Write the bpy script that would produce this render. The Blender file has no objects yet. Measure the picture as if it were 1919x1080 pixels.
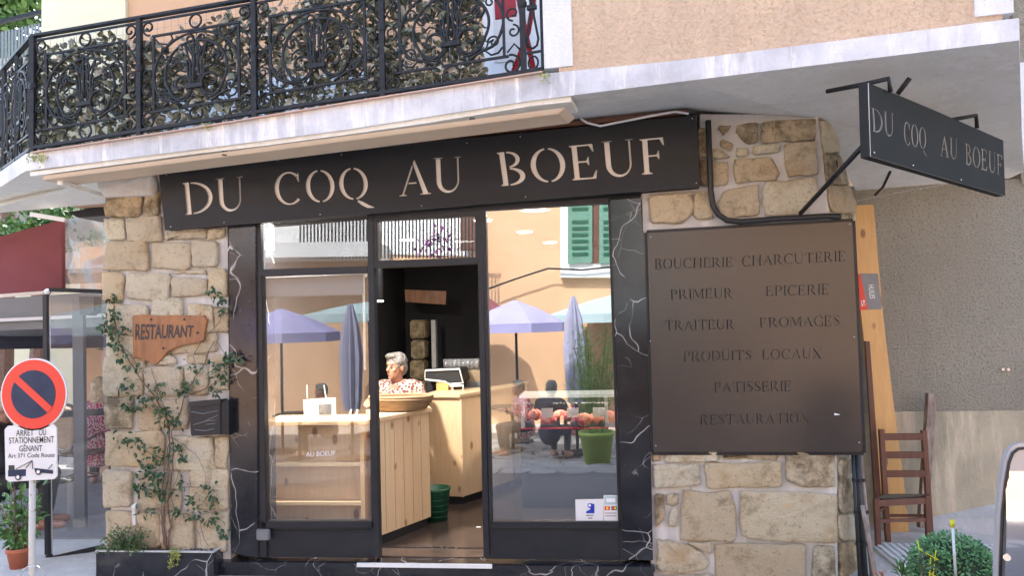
import bpy, bmesh, math, random
from mathutils import Vector, Matrix, noise
from mathutils.geometry import delaunay_2d_cdt
random.seed(7)
PI = math.pi
SC = bpy.context.scene
COL = SC.collection

# ------------------------------------------------------------------ camera
CAM = Vector((0, -5, 1.6)); FPX = 1400.0; IW, IH = 1919.0, 1080.0
yaw, pitch, roll = math.radians(6.5), math.radians(2.5), math.radians(-1.5)
FWD = Vector((-math.sin(yaw)*math.cos(pitch), math.cos(yaw)*math.cos(pitch), math.sin(pitch)))
_r = Vector((math.cos(yaw), math.sin(yaw), 0)); _u = _r.cross(FWD)
RGT = _r*math.cos(roll) + _u*math.sin(roll); UPV = -_r*math.sin(roll) + _u*math.cos(roll)
cd = bpy.data.cameras.new('camera'); cam = bpy.data.objects.new('camera', cd); COL.objects.link(cam)
cam.matrix_world = Matrix(((RGT.x, UPV.x, -FWD.x, CAM.x), (RGT.y, UPV.y, -FWD.y, CAM.y), (RGT.z, UPV.z, -FWD.z, CAM.z), (0, 0, 0, 1)))
cd.sensor_fit = 'HORIZONTAL'; cd.sensor_width = 36; cd.lens = 36*FPX/IW; cd.clip_start = 0.05; cd.clip_end = 600
SC.camera = cam
# ------------------------------------------------------------------ light
SUN_EL = math.radians(48); SUN_AZ_VEC = Vector((-0.35, 1.0, 0)).normalized()
w = bpy.data.worlds.new('World'); SC.world = w; w.use_nodes = True
nt = w.node_tree; nt.nodes.clear()
sky = nt.nodes.new('ShaderNodeTexSky'); sky.sky_type = 'NISHITA'; sky.sun_disc = False
sky.sun_elevation = SUN_EL; sky.sun_rotation = math.atan2(SUN_AZ_VEC.x, SUN_AZ_VEC.y); sky.dust_density = 2.0; sky.air_density = 1.0; sky.ozone_density = 0.9
bg = nt.nodes.new('ShaderNodeBackground'); bg.inputs[1].default_value = 0.15
wo = nt.nodes.new('ShaderNodeOutputWorld'); nt.links.new(sky.outputs[0], bg.inputs[0]); nt.links.new(bg.outputs[0], wo.inputs[0])
sd = bpy.data.lights.new('sun', 'SUN'); sd.energy = 1.8; sd.angle = math.radians(0.6); sd.color = (1, .975, .94)
so = bpy.data.objects.new('sun', sd); COL.objects.link(so)
sdir = SUN_AZ_VEC*math.cos(SUN_EL) + Vector((0, 0, math.sin(SUN_EL)))
so.rotation_euler = sdir.to_track_quat('Z', 'Y').to_euler(); so.location = sdir*40
SC.view_settings.view_transform = 'Standard'; SC.view_settings.look = 'None'
SC.view_settings.exposure = 2.45; SC.view_settings.gamma = 1.0; SC.view_settings.use_curve_mapping = False
SC.cycles.max_bounces = 8; SC.cycles.transparent_max_bounces = 16

# ------------------------------------------------------------------ measuring helpers
def ray(px, py): return FWD + RGT*((px-IW/2)/FPX) - UPV*((py-IH/2)/FPX)
def U(px, py, Y=0.0):
    d = ray(px, py); return CAM + d*((Y-CAM.y)/d.y)
def UZ(px, py, z):
    d = ray(px, py); return CAM + d*((z-CAM.z)/d.z)
def UL(px, py, L, off=0.0):
    """point on the vertical plane through plan line L"""
    a, b = Vector((L[0][0], L[0][1], 0)), Vector((L[1][0], L[1][1], 0)); t = (b-a).normalized(); n = Vector((t.y, -t.x, 0))
    a = a + n*off; d = ray(px, py); return CAM + d*((a-CAM).dot(n)/d.dot(n))

# ------------------------------------------------------------------ materials
def new_mat(name):
    m = bpy.data.materials.new(name); m.use_nodes = True; n = m.node_tree; n.nodes.clear()
    o = n.nodes.new('ShaderNodeOutputMaterial'); b = n.nodes.new('ShaderNodeBsdfPrincipled'); n.links.new(b.outputs[0], o.inputs[0])
    return m, n, b, o
def coords(n, scale=(1, 1, 1), use='Object', rot=(0, 0, 0)):
    tc = n.nodes.new('ShaderNodeTexCoord'); mp = n.nodes.new('ShaderNodeMapping'); mp.inputs['Scale'].default_value = scale; mp.inputs['Rotation'].default_value = rot
    n.links.new(tc.outputs[use], mp.inputs[0]); return mp.outputs[0]
def noise_n(n, vec, scale, detail=6, rough=.6, dist=0):
    t = n.nodes.new('ShaderNodeTexNoise'); t.inputs['Scale'].default_value = scale; t.inputs['Detail'].default_value = detail
    t.inputs['Roughness'].default_value = rough; t.inputs['Distortion'].default_value = dist; n.links.new(vec, t.inputs['Vector']); return t.outputs[0]
def ramp(n, fac, stops):
    r = n.nodes.new('ShaderNodeValToRGB'); e = r.color_ramp.elements
    while len(e) < len(stops): e.new(.5)
    for i, (p, c) in enumerate(stops):
        e[i].position = p; e[i].color = (*c, 1) if len(c) == 3 else c
    n.links.new(fac, r.inputs[0]); return r.outputs[0]
def mixc(n, fac, a, b, mode='MIX'):
    x = n.nodes.new('ShaderNodeMix'); x.data_type = 'RGBA'; x.blend_type = mode
    for i, v in ((0, fac), (6, a), (7, b)):
        if isinstance(v, (int, float)): x.inputs[i].default_value = v
        elif isinstance(v, tuple): x.inputs[i].default_value = (*v, 1)
        else: n.links.new(v, x.inputs[i])
    return x.outputs[2]
def bump(n, b, h, strength=.4, dist=.01):
    x = n.nodes.new('ShaderNodeBump'); x.inputs['Strength'].default_value = strength; x.inputs['Distance'].default_value = dist
    n.links.new(h, x.inputs['Height']); n.links.new(x.outputs[0], b.inputs['Normal'])
def mat(name, c1, c2=None, rough=.6, scale=8, metal=0, bstr=.3, bdist=.004, bscale=None, detail=6, lo=.3, hi=.7, spec=.5, rnd=0, stretch=(1, 1, 1)):
    m, n, b, o = new_mat(name); v = coords(n, stretch)
    c2 = c2 or tuple(x*.75 for x in c1)
    col = ramp(n, noise_n(n, v, scale, detail), [(lo, c1), (hi, c2)])
    if rnd:
        oi = n.nodes.new('ShaderNodeObjectInfo'); hs = n.nodes.new('ShaderNodeHueSaturation')
        ma = n.nodes.new('ShaderNodeMapRange'); ma.inputs[3].default_value = 1-rnd; ma.inputs[4].default_value = 1+rnd
        n.links.new(oi.outputs['Random'], ma.inputs[0]); n.links.new(ma.outputs[0], hs.inputs['Value']); n.links.new(col, hs.inputs['Color']); col = hs.outputs[0]
    n.links.new(col, b.inputs['Base Color']); b.inputs['Roughness'].default_value = rough; b.inputs['Metallic'].default_value = metal; b.inputs['Specular IOR Level'].default_value = spec
    if bstr: bump(n, b, noise_n(n, v, bscale or scale*5, 5), bstr, bdist)
    return m
M = {}
M['frame'] = mat('dark frame paint', (.016, .018, .021), (.028, .03, .034), .42, 3, bstr=.1, spec=.3)
M['plate'] = mat('black sign plate', (.012, .013, .016), (.018, .02, .023), .45, 2, bstr=.03, spec=.28)
M['iron'] = mat('black iron', (.010, .011, .013), (.026, .028, .031), .5, 30, bstr=.2, spec=.3)
M['board'] = mat('brown black sheet', (.040, .033, .029), (.048, .040, .035), .27, 2, bstr=.02, spec=.6)
M['cream'] = mat('cream backing', (.82, .77, .70), (.74, .69, .62), .5, 6, bstr=0)
M['edge_glint'] = mat('pale edge glint', (.5, .47, .42), (.4, .38, .34), .4, 5, metal=0, bstr=0)  # pale tone painted on the cut sides as their glint
M['white'] = mat('white paint', (.8, .8, .78), (.68, .68, .66), .5, 5, bstr=.1)
M['plastic_white'] = mat('white plastic', (.75, .75, .74), (.68, .68, .67), .35, 5, bstr=0)
M['orange_wall'] = mat('orange render', (.68, .43, .26), (.60, .37, .21), .9, 1.5, bstr=.25, bscale=30)
M['cream_wall'] = mat('cream render', (.78, .74, .52), (.7, .66, .46), .9, 1.5, bstr=.2, bscale=30)
M['black'] = mat('matt black', (.012, .012, .014), (.02, .02, .022), .6, 5, bstr=0)
M['interior_dark'] = mat('dark interior wall', (.018, .017, .02), (.028, .026, .028), .85, 3)
M['skin'] = mat('skin', (.42, .22, .15), (.34, .16, .10), .5, 30, bstr=.15)
M['hair_grey'] = mat('short grey hair', (.27, .25, .23), (.08, .075, .07), .6, 60, stretch=(1, 1, .3), bstr=.8, bdist=.006)
M['hair_blond'] = mat('pale blond hair', (.62, .52, .36), (.42, .33, .2), .6, 60, stretch=(1, 1, .3), bstr=.8)
M['steel'] = mat('steel', (.6, .6, .6), (.5, .5, .5), .25, 5, metal=1, bstr=0)
M['chrome'] = mat('polished metal', (.85, .85, .86), (.8, .8, .82), .06, 5, metal=1, bstr=.02)
M['rubber'] = mat('black rubber', (.015, .015, .015), (.02, .02, .02), .5, 5, bstr=0)
M['red_paint'] = mat('red paint', (.5, .012, .02), (.42, .01, .016), .4, 5, bstr=0)
M['beige_metal'] = mat('beige painted metal', (.74, .60, .44), (.66, .52, .38), .5, 4, stretch=(.3, 1, 6), bstr=.1)
M['green_dark'] = mat('dark green plastic', (.01, .1, .055), (.008, .08, .04), .4, 4, bstr=0)
M['lime'] = mat('lime plastic', (.30, .42, .05), (.27, .38, .045), .4, 4, bstr=0)
M['terracotta'] = mat('terracotta', (.52, .16, .08), (.42, .12, .06), .75, 8)
M['soil'] = mat('soil', (.06, .04, .03), (.1, .07, .05), .95, 30, bstr=1, bdist=.02)
M['lilac'] = mat('lilac canvas', (.42, .40, .66), (.36, .34, .58), .8, 3)
M['lilac_grey'] = mat('lilac grey canvas', (.42, .42, .55), (.34, .34, .46), .8, 3)
M['teal'] = mat('pale teal canvas', (.45, .58, .58), (.38, .5, .5), .8, 3)
M['burgundy'] = mat('burgundy fabric', (.26, .075, .09), (.2, .055, .065), .7, 2, bstr=.1)
M['shutter'] = mat('green shutter', (.12, .26, .19), (.1, .22, .16), .6, 4)
M['grey_metal'] = mat('grey aluminium', (.2, .215, .225), (.16, .175, .185), .4, 2, metal=.2, bstr=0)
M['grey_dark'] = mat('dark grey post', (.06, .07, .08), (.09, .1, .11), .5, 4)
M['canvas'] = mat('grey canvas', (.66, .64, .62), (.6, .58, .56), .85, 3, stretch=(.3, 1, 8), bstr=.1)
M['brown_wood'] = mat('reddish brown stained wood', (.16, .065, .04), (.1, .04, .025), .5, 6, stretch=(5, 5, .6), bstr=.3)
M['old_wood'] = mat('weathered wood', (.42, .34, .28), (.13, .09, .07), .8, 9, stretch=(3, 3, .8), bstr=.6)
M['table_wood'] = mat('orange brown table top', (.55, .3, .18), (.45, .22, .12), .5, 6, stretch=(.5, 3, 3))
M['straw'] = mat('woven straw', (.46, .31, .16), (.24, .15, .08), .75, 14, stretch=(1, 1, 14), bstr=1, bdist=.006)
M['rattan'] = mat('dark rattan', (.16, .085, .05), (.09, .045, .03), .55, 40, bstr=.6)
M['rush'] = mat('worn rush seat', (.2, .16, .1), (.1, .08, .05), .9, 40, stretch=(1, 6, 1), bstr=1)
M['bark'] = mat('vine stem', (.22, .14, .1), (.12, .07, .05), .8, 30)
M['floor'] = mat('dark polished floor', (.045, .032, .028), (.08, .055, .045), .22, 2, stretch=(1, 3, 1), bstr=.1)
M['navy'] = mat('navy cloth', (.015, .018, .04), (.02, .025, .05), .8, 10)
M['cobble'] = mat('grey paving stone', (.34, .33, .31), (.24, .23, .215), .8, 4, rnd=.25)
M['asphalt'] = mat('asphalt', (.15, .15, .15), (.12, .12, .12), .85, 20, bstr=.5)
M['rail_red'] = mat('sign red', (.75, .035, .02), (.7, .03, .018), .35, 3, bstr=0)
M['sign_blue'] = mat('sign navy', (.010, .022, .06), (.02, .04, .09), .45, 6, bstr=0, spec=.3)
M['ink'] = mat('black ink', (.02, .02, .025), (.03, .03, .035), .5, 5, bstr=0)
M['ink_blue'] = mat('blue ink', (.01, .04, .4), (.01, .035, .36), .4, 5, bstr=0)
M['ink_white'] = mat('white ink', (.85, .85, .85), (.8, .8, .8), .5, 5, bstr=0)
M['yellow'] = mat('yellow plastic', (.75, .68, .03), (.65, .6, .02), .5, 5, bstr=0)
M['pole_white'] = mat('chipped pale pole paint', (.62, .6, .56), (.25, .17, .12), .6, 14, lo=.58, hi=.66)
M['grey_card'] = mat('grey label', (.24, .24, .24), (.2, .2, .2), .5, 4, bstr=0)

def plaster(name, base, dark, stain, rough=.9, bs=40, bstr=.6, bd=.006):
    m, n, b, o = new_mat(name); v = coords(n)
    c = ramp(n, noise_n(n, v, 2.2, 8, .65), [(.35, base), (.68, dark)])
    st = ramp(n, noise_n(n, coords(n, (3.2, 3.2, .5)), 3, 6, .7), [(.5, (0, 0, 0)), (.66, (1, 1, 1))])
    c = mixc(n, st, c, stain)
    gr = ramp(n, noise_n(n, coords(n, (7, 7, .7)), 2.5, 7, .75), [(.56, (0, 0, 0)), (.72, (.55, .55, .55))])
    c = mixc(n, gr, c, tuple(x*.62 for x in dark))
    sp = ramp(n, noise_n(n, v, 90, 3), [(.62, (0, 0, 0)), (.7, (.6, .6, .6))])
    c = mixc(n, sp, c, tuple(x*.6 for x in base))
    n.links.new(c, b.inputs['Base Color']); b.inputs['Roughness'].default_value = rough
    bump(n, b, noise_n(n, v, bs, 6, .7), bstr, bd); return m
M['slab'] = plaster('bluish white slab edge', (.74, .74, .76), (.42, .42, .43), (.84, .82, .76), bs=30, bstr=.5)
M['soffit'] = plaster('grey white soffit', (.84, .83, .78), (.74, .73, .67), (.86, .85, .82), bs=14, bstr=.25)
M['mortar'] = plaster('pale lilac grey mortar', (.62, .60, .565), (.48, .46, .43), (.68, .66, .62), bs=60, bstr=.7)
M['quoin'] = plaster('white textured quoin', (.80, .79, .77), (.72, .71, .69), (.83, .82, .8), bs=70, bstr=.8, bd=.01)
M['plinth'] = plaster('stained buff render', (.50, .44, .31), (.33, .29, .21), (.62, .53, .39), bs=40, bstr=.5)
M['ground'] = plaster('pale beige paving', (.60, .57, .52), (.50, .47, .43), (.64, .61, .56), bs=50, bstr=.5)

def stucco(name, base, dark, scale=55, bd=.02, st=1.0):
    m, n, b, o = new_mat(name); v = coords(n)
    n1 = noise_n(n, v, scale, 5, .65, .6); n2 = noise_n(n, v, 1.1, 6, .6)
    c = ramp(n, n1, [(.34, dark), (.5, base)])  # relief shade put into the colour: low bump noise gets the darker tone
    c = mixc(n, ramp(n, n2, [(.36, (.0, .0, .0)), (.66, (.7, .7, .7))]), c, tuple(x*.72 for x in base))
    sk = ramp(n, noise_n(n, coords(n, (3, 3, .35)), 2.2, 7, .7), [(.48, (0, 0, 0)), (.72, (.5, .5, .5))]); c = mixc(n, sk, c, tuple(x*.68 for x in base))
    n.links.new(c, b.inputs['Base Color']); b.inputs['Roughness'].default_value = .95
    bump(n, b, n1, st, bd); return m
M['peach'] = stucco('peach roughcast', (.80, .585, .40), (.60, .42, .27), 44, .02)
M['roughcast'] = stucco('brown grey roughcast', (.64, .57, .44), (.36, .315, .235), 58, .07)

def marble(name):
    m, n, b, o = new_mat(name); v = coords(n, (1, 1, 1))
    nz = n.nodes.new('ShaderNodeTexNoise'); nz.inputs['Scale'].default_value = 1.6; nz.inputs['Detail'].default_value = 3; n.links.new(v, nz.inputs['Vector'])
    mx = n.nodes.new('ShaderNodeVectorMath'); mx.operation = 'MULTIPLY_ADD'; mx.inputs[1].default_value = (.7, .7, .7); n.links.new(nz.outputs[1], mx.inputs[0]); n.links.new(v, mx.inputs[2])
    def veins(scale, wd, thr):
        vo = n.nodes.new('ShaderNodeTexVoronoi'); vo.feature = 'DISTANCE_TO_EDGE'; vo.inputs['Scale'].default_value = scale; n.links.new(mx.outputs[0], vo.inputs['Vector'])
        a = ramp(n, vo.outputs['Distance'], [(0, (1, 1, 1)), (wd, (0, 0, 0))])
        k = ramp(n, noise_n(n, v, 2.6, 3), [(thr, (0, 0, 0)), (thr+.08, (1, 1, 1))])
        return mixc(n, 1.0, a, k, 'MULTIPLY')
    f = mixc(n, 1.0, veins(1.7, .006, .41), veins(4.2, .005, .50), 'LIGHTEN')
    base = ramp(n, noise_n(n, v, 4), [(.4, (.013, .013, .016)), (.7, (.03, .03, .034))])
    n.links.new(mixc(n, f, base, (.52, .50, .47)), b.inputs['Base Color']); b.inputs['Roughness'].default_value = .16; return m
M['marble'] = marble('black marble with white veins')

def pine(name, a=(.74, .55, .34), bb=(.64, .44, .25), plank=.11, axis='x', knots=True):
    m, n, b, o = new_mat(name); v = coords(n)
    sc = (9, 9, .8) if axis == 'x' else ((.8, 9, 9))
    c = ramp(n, noise_n(n, coords(n, sc), 5, 6, .6, .8), [(.3, a), (.75, bb)])
    if knots:
        vo = n.nodes.new('ShaderNodeTexVoronoi'); vo.inputs['Scale'].default_value = 7.5; n.links.new(coords(n, (1, 1, .55) if axis == 'x' else (.55, 1, 1)), vo.inputs['Vector'])
        k = ramp(n, vo.outputs['Distance'], [(.13, (.85, .85, .85)), (.2, (0, 0, 0))])
        c = mixc(n, k, c, (.24, .11, .045))
    n.links.new(c, b.inputs['Base Color']); b.inputs['Roughness'].default_value = .5
    bump(n, b, noise_n(n, coords(n, sc), 10, 4), .25, .003); return m
M['pine'] = pine('knotty pine')
M['pine_h'] = pine('knotty pine shelf', axis='h')
M['pine_or'] = pine('orange pine plank', (.74, .43, .16), (.62, .33, .11))
M['plaque'] = mat('oiled slab wood', (.36, .15, .055), (.19, .075, .028), .4, 7, stretch=(2.5, 1, .8), bstr=.5)

def stone_mat():
    m, n, b, o = new_mat('rough limestone'); v = coords(n)
    oi = n.nodes.new('ShaderNodeObjectInfo')
    tint = ramp(n, oi.outputs['Random'], [(0, (.68, .53, .34)), (.25, (.82, .69, .47)), (.5, (.76, .65, .47)), (.75, (.88, .79, .58)), (1, (.78, .60, .36))])
    big = ramp(n, noise_n(n, v, 7, 8, .7, .4), [(.34, (.62, .57, .5)), (.46, (.95, .93, .9)), (.6, (1, 1, 1)), (.72, (1.0, .88, .66))])
    c = mixc(n, 1.0, tint, big, 'MULTIPLY')
    shade_pits = ramp(n, noise_n(n, v, 45, 6, .7), [(.33, (.5, .44, .37)), (.42, (1, 1, 1))])  # shade marks of the rough face painted as dark spots
    c = mixc(n, .8, c, shade_pits, 'MULTIPLY')
    ora = ramp(n, noise_n(n, v, 3.3, 4), [(.56, (0, 0, 0)), (.7, (.6, .6, .6))])
    c = mixc(n, ora, c, (.58, .36, .15))
    n.links.new(c, b.inputs['Base Color']); b.inputs['Roughness'].default_value = .9
    ad = n.nodes.new('ShaderNodeMath'); ad.operation = 'ADD'; n.links.new(noise_n(n, v, 16, 8, .7), ad.inputs[0]); n.links.new(noise_n(n, v, 70, 5, .7), ad.inputs[1])
    bump(n, b, ad.outputs[0], 1.0, .03); return m
M['stone'] = stone_mat()
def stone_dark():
    m = M['stone'].copy(); m.name = 'dark blotched limestone'; n = m.node_tree
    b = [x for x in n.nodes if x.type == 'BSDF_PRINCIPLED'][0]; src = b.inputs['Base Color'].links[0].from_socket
    st = ramp(n, noise_n(n, coords(n), 9, 6, .7), [(.38, (.36, .32, .27)), (.6, (.95, .92, .87))])  # copy of the stone multiplied by darker noise blotches
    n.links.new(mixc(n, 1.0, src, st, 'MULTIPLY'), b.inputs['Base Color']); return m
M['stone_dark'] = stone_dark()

def leaf_mat(name, a, bb, rough=.45, trans=.0):
    m, n, b, o = new_mat(name)
    gi = n.nodes.new('ShaderNodeNewGeometry'); c = ramp(n, gi.outputs['Random Per Island'], [(0, a), (1, bb)])
    oi = n.nodes.new('ShaderNodeObjectInfo'); c = mixc(n, .35, c, ramp(n, oi.outputs['Random'], [(0, a), (1, bb)]))
    n.links.new(c, b.inputs['Base Color']); b.inputs['Roughness'].default_value = rough
    return m
M['leaf_fake'] = leaf_mat('khaki artificial leaf', (.055, .065, .04), (.30, .32, .22), .4)
M['leaf_pale'] = leaf_mat('pale leaf back', (.26, .26, .2), (.5, .5, .42), .4)
M['leaf_vine'] = leaf_mat('dark vine leaf', (.025, .07, .03), (.09, .15, .06), .4)
M['leaf_light'] = leaf_mat('fresh green leaf', (.04, .13, .025), (.14, .26, .06), .5)
M['leaf_box'] = leaf_mat('clipped box leaf', (.05, .2, .08), (.24, .46, .2), .45)
M['leaf_yellow'] = leaf_mat('yellow green weed', (.28, .32, .05), (.4, .42, .1), .5)

def glass(name, fac, tint=(.92, .95, .94), rough=0.0, dirt=0.0):
    m, n, b, o = new_mat(name); n.nodes.remove(b)
    t = n.nodes.new('ShaderNodeBsdfTransparent'); t.inputs[0].default_value = (*tint, 1)
    g = n.nodes.new('ShaderNodeBsdfGlossy'); g.inputs['Roughness'].default_value = rough; g.inputs[0].default_value = (1, 1, 1, 1)
    lw = n.nodes.new('ShaderNodeLayerWeight'); lw.inputs[0].default_value = .2
    mr = n.nodes.new('ShaderNodeMapRange'); mr.inputs[3].default_value = fac; mr.inputs[4].default_value = .9; n.links.new(lw.outputs['Fresnel'], mr.inputs[0])
    mx = n.nodes.new('ShaderNodeMixShader'); n.links.new(mr.outputs[0], mx.inputs[0]); n.links.new(t.outputs[0], mx.inputs[1]); n.links.new(g.outputs[0], mx.inputs[2])
    last = mx.outputs[0]
    if dirt:
        d = n.nodes.new('ShaderNodeBsdfDiffuse'); d.inputs[0].default_value = (.6, .6, .62, 1)
        f = ramp(n, noise_n(n, coords(n, (1, 1, .5)), 2.5, 6, .7), [(.4, (dirt*.3,)*3), (.75, (dirt,)*3)])
        m2 = n.nodes.new('ShaderNodeMixShader'); n.links.new(f, m2.inputs[0]); n.links.new(last, m2.inputs[1]); n.links.new(d.outputs[0], m2.inputs[2]); last = m2.outputs[0]
    n.links.new(last, o.inputs[0]); return m
M['glass_shop'] = glass('shop window glass', .26, dirt=.03)
M['glass_left'] = glass('left window glass', .085, (.97, .98, .97), dirt=.025)
M['glass_thin'] = glass('clear thin glass', .05, (.97, .98, .98))
M['glass_dusty'] = glass('dusty glass screen', .06, (.9, .92, .93), 0, .16)
M['plastic_sheet'] = glass('crumpled clear plastic sheet', .1, (.8, .8, .78), .15, .55)
def emis(name, c, s):
    m, n, b, o = new_mat(name); b.inputs['Base Color'].default_value = (*c, 1); b.inputs['Emission Color'].default_value = (*c, 1); b.inputs['Emission Strength'].default_value = s; return m
M['lamp'] = emis('lit lamp', (1, .93, .8), 5)

def pattern_mat(name, a, bb, scale):
    m, n, b, o = new_mat(name); v = coords(n)
    vo = n.nodes.new('ShaderNodeTexVoronoi'); vo.inputs['Scale'].default_value = scale; n.links.new(v, vo.inputs['Vector'])
    n.links.new(ramp(n, vo.outputs['Distance'], [(.46, a), (.52, bb)]), b.inputs['Base Color']); b.inputs['Roughness'].default_value = .8; return m
M['blouse'] = pattern_mat('spotted blouse', (.12, .035, .03), (.46, .33, .28), 42)
M['blouse_red'] = pattern_mat('burgundy speckled shirt', (.75, .55, .55), (.5, .03, .09), 60)
M['check'] = pattern_mat('red check shirt', (.6, .5, .48), (.45, .05, .06), 30)
M['meat'] = pattern_mat('pink and red meat', (.75, .3, .22), (.55, .07, .06), 14)

# ------------------------------------------------------------------ object helpers
def root_of(o):
    while o.parent: o = o.parent
    return o
def tag(o, label, cat, group=None):
    o['label'] = label; o['category'] = cat
    if group: o['group'] = group
    return o
def thing(name, label, cat, loc=(0, 0, 0), group=None):
    o = bpy.data.objects.new(name, None); COL.objects.link(o); o.location = loc; o.empty_display_size = .1
    return tag(o, label, cat, group)
class MB:
    def __init__(s): s.v = []; s.f = []
    def add(s, vs, fs):
        k = len(s.v); s.v += [Vector(v) for v in vs]; s.f += [tuple(i+k for i in f) for f in fs]; return s
    def box(s, a, b):
        (x0, y0, z0), (x1, y1, z1) = a, b
        x0, x1 = sorted((x0, x1)); y0, y1 = sorted((y0, y1)); z0, z1 = sorted((z0, z1))
        return s.add([(x0, y0, z0), (x1, y0, z0), (x1, y1, z0), (x0, y1, z0), (x0, y0, z1), (x1, y0, z1), (x1, y1, z1), (x0, y1, z1)],
                     [(0, 3, 2, 1), (4, 5, 6, 7), (0, 1, 5, 4), (1, 2, 6, 5), (2, 3, 7, 6), (3, 0, 4, 7)])
    def prism(s, pts, vec):
        n = len(pts); pts = [Vector(p) for p in pts]; vec = Vector(vec)
        return s.add(pts + [p+vec for p in pts], [tuple(range(n)), tuple(range(2*n-1, n-1, -1))] + [(i, i+n, (i+1) % n+n, (i+1) % n) for i in range(n)])
    def bar(s, a, b, w, h, up=(0, 0, 1)):
        a, b = Vector(a), Vector(b); d = (b-a).normalized(); up = Vector(up); r = d.cross(up)
        if r.length < 1e-4: r = d.cross(Vector((0, 1, 0)))
        r.normalize(); u = r.cross(d)
        q = [a-r*w/2-u*h/2, a+r*w/2-u*h/2, a+r*w/2+u*h/2, a-r*w/2+u*h/2]
        return s.prism(q, b-a)
    def tube(s, path, rad, n=8, closed=False, caps=True):
        P = [Vector(p) for p in path]; N = len(P); R = rad if isinstance(rad, (list, tuple)) else [rad]*N
        ts = []
        for i in range(N):
            a = P[i-1] if (i or closed) else P[0]; b = P[(i+1) % N] if (i < N-1 or closed) else P[-1]
            t = (b-a); ts.append(t.normalized() if t.length > 1e-9 else Vector((0, 0, 1)))
        ref = Vector((0, 1, 0)) if abs(ts[0].y) < .9 else Vector((1, 0, 0)); k = len(s.v)
        for i in range(N):
            r = ts[i].cross(ref)
            if r.length < 1e-3: r = ts[i].cross(Vector((1, 0, .01)))
            r.normalize(); u = r.cross(ts[i]); ref = (ref - ts[i]*ref.dot(ts[i])); ref = ref.normalized() if ref.length > 1e-3 else u
            for j in range(n):
                a = 2*PI*j/n; s.v.append(P[i]+(r*math.cos(a)+u*math.sin(a))*R[i])
        for i in range(N if closed else N-1):
            i2 = (i+1) % N
            for j in range(n): s.f.append((k+i*n+j, k+i*n+(j+1) % n, k+i2*n+(j+1) % n, k+i2*n+j))
        if caps and not closed: s.f.append(tuple(k+j for j in range(n))[::-1]); s.f.append(tuple(k+(N-1)*n+j for j in range(n)))
        return s
    def lathe(s, c, prof, n=24):
        k = len(s.v); c = Vector(c)
        for r, z in prof:
            for j in range(n): a = 2*PI*j/n; s.v.append(c+Vector((r*math.cos(a), r*math.sin(a), z)))
        for i in range(len(prof)-1):
            for j in range(n): s.f.append((k+i*n+j, k+i*n+(j+1) % n, k+(i+1)*n+(j+1) % n, k+(i+1)*n+j))
        s.f.append(tuple(k+j for j in range(n))[::-1]); s.f.append(tuple(k+(len(prof)-1)*n+j for j in range(n))); return s
    def ball(s, c, r, seg=16, ring=10, rot=None):
        r = Vector(r) if hasattr(r, '__len__') else Vector((r, r, r)); k = len(s.v); c = Vector(c)
        for i in range(ring+1):
            th = PI*i/ring
            for j in range(seg):
                a = 2*PI*j/seg; p = Vector((r.x*math.sin(th)*math.cos(a), r.y*math.sin(th)*math.sin(a), r.z*math.cos(th)))
                if rot: p = rot @ p
                s.v.append(c+p)
        for i in range(ring):
            for j in range(seg): s.f.append((k+i*seg+j, k+(i+1)*seg+j, k+(i+1)*seg+(j+1) % seg, k+i*seg+(j+1) % seg))
        return s
    def build(s, name, m, parent=None, smooth=False, bevel=0, kind=None):
        off = root_of(parent).location if parent else Vector((0, 0, 0))
        me = bpy.data.meshes.new(name); me.from_pydata([v-off for v in s.v], [], s.f); me.update()
        me.materials.append(m)
        bm = bmesh.new(); bm.from_mesh(me); bmesh.ops.remove_doubles(bm, verts=bm.verts, dist=1e-6); bmesh.ops.recalc_face_normals(bm, faces=bm.faces)
        if bevel: bmesh.ops.bevel(bm, geom=bm.edges[:], offset=bevel, segments=2, affect='EDGES', clamp_overlap=True)
        bm.to_mesh(me); bm.free()
        if smooth: me.polygons.foreach_set('use_smooth', [True]*len(me.polygons))
        o = bpy.data.objects.new(name, me); COL.objects.link(o)
        if parent: o.parent = parent
        if kind: o['kind'] = kind
        return o
def quad(p, Y, t, L=None):
    """prism whose front outline is px points p on plane Y, thickness t going back"""
    m = MB(); m.prism([U(x, y, Y) for x, y in p], (0, t, 0)); return m
def fbox(x0, y0, x1, y1, Yf, Yb):
    ym = (y0+y1)/2; xm = (x0+x1)/2
    return MB().box((U(x0, ym, Yf).x, Yf, U(xm, y1, Yf).z), (U(x1, ym, Yf).x, Yb, U(xm, y0, Yf).z))
def inst(src, name, parent, M4):
    o = bpy.data.objects.new(name, src); COL.objects.link(o); o.parent = parent
    o.matrix_local = Matrix.Translation(-root_of(parent).location) @ M4; return o
def bil(q, u, v):
    """q = TL,TR,BR,BL pixel corners; u right, v up"""
    tl, tr, br, bl = [Vector(a) for a in q]; return (bl*(1-u)+br*u)*(1-v) + (tl*(1-u)+tr*u)*v

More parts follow.
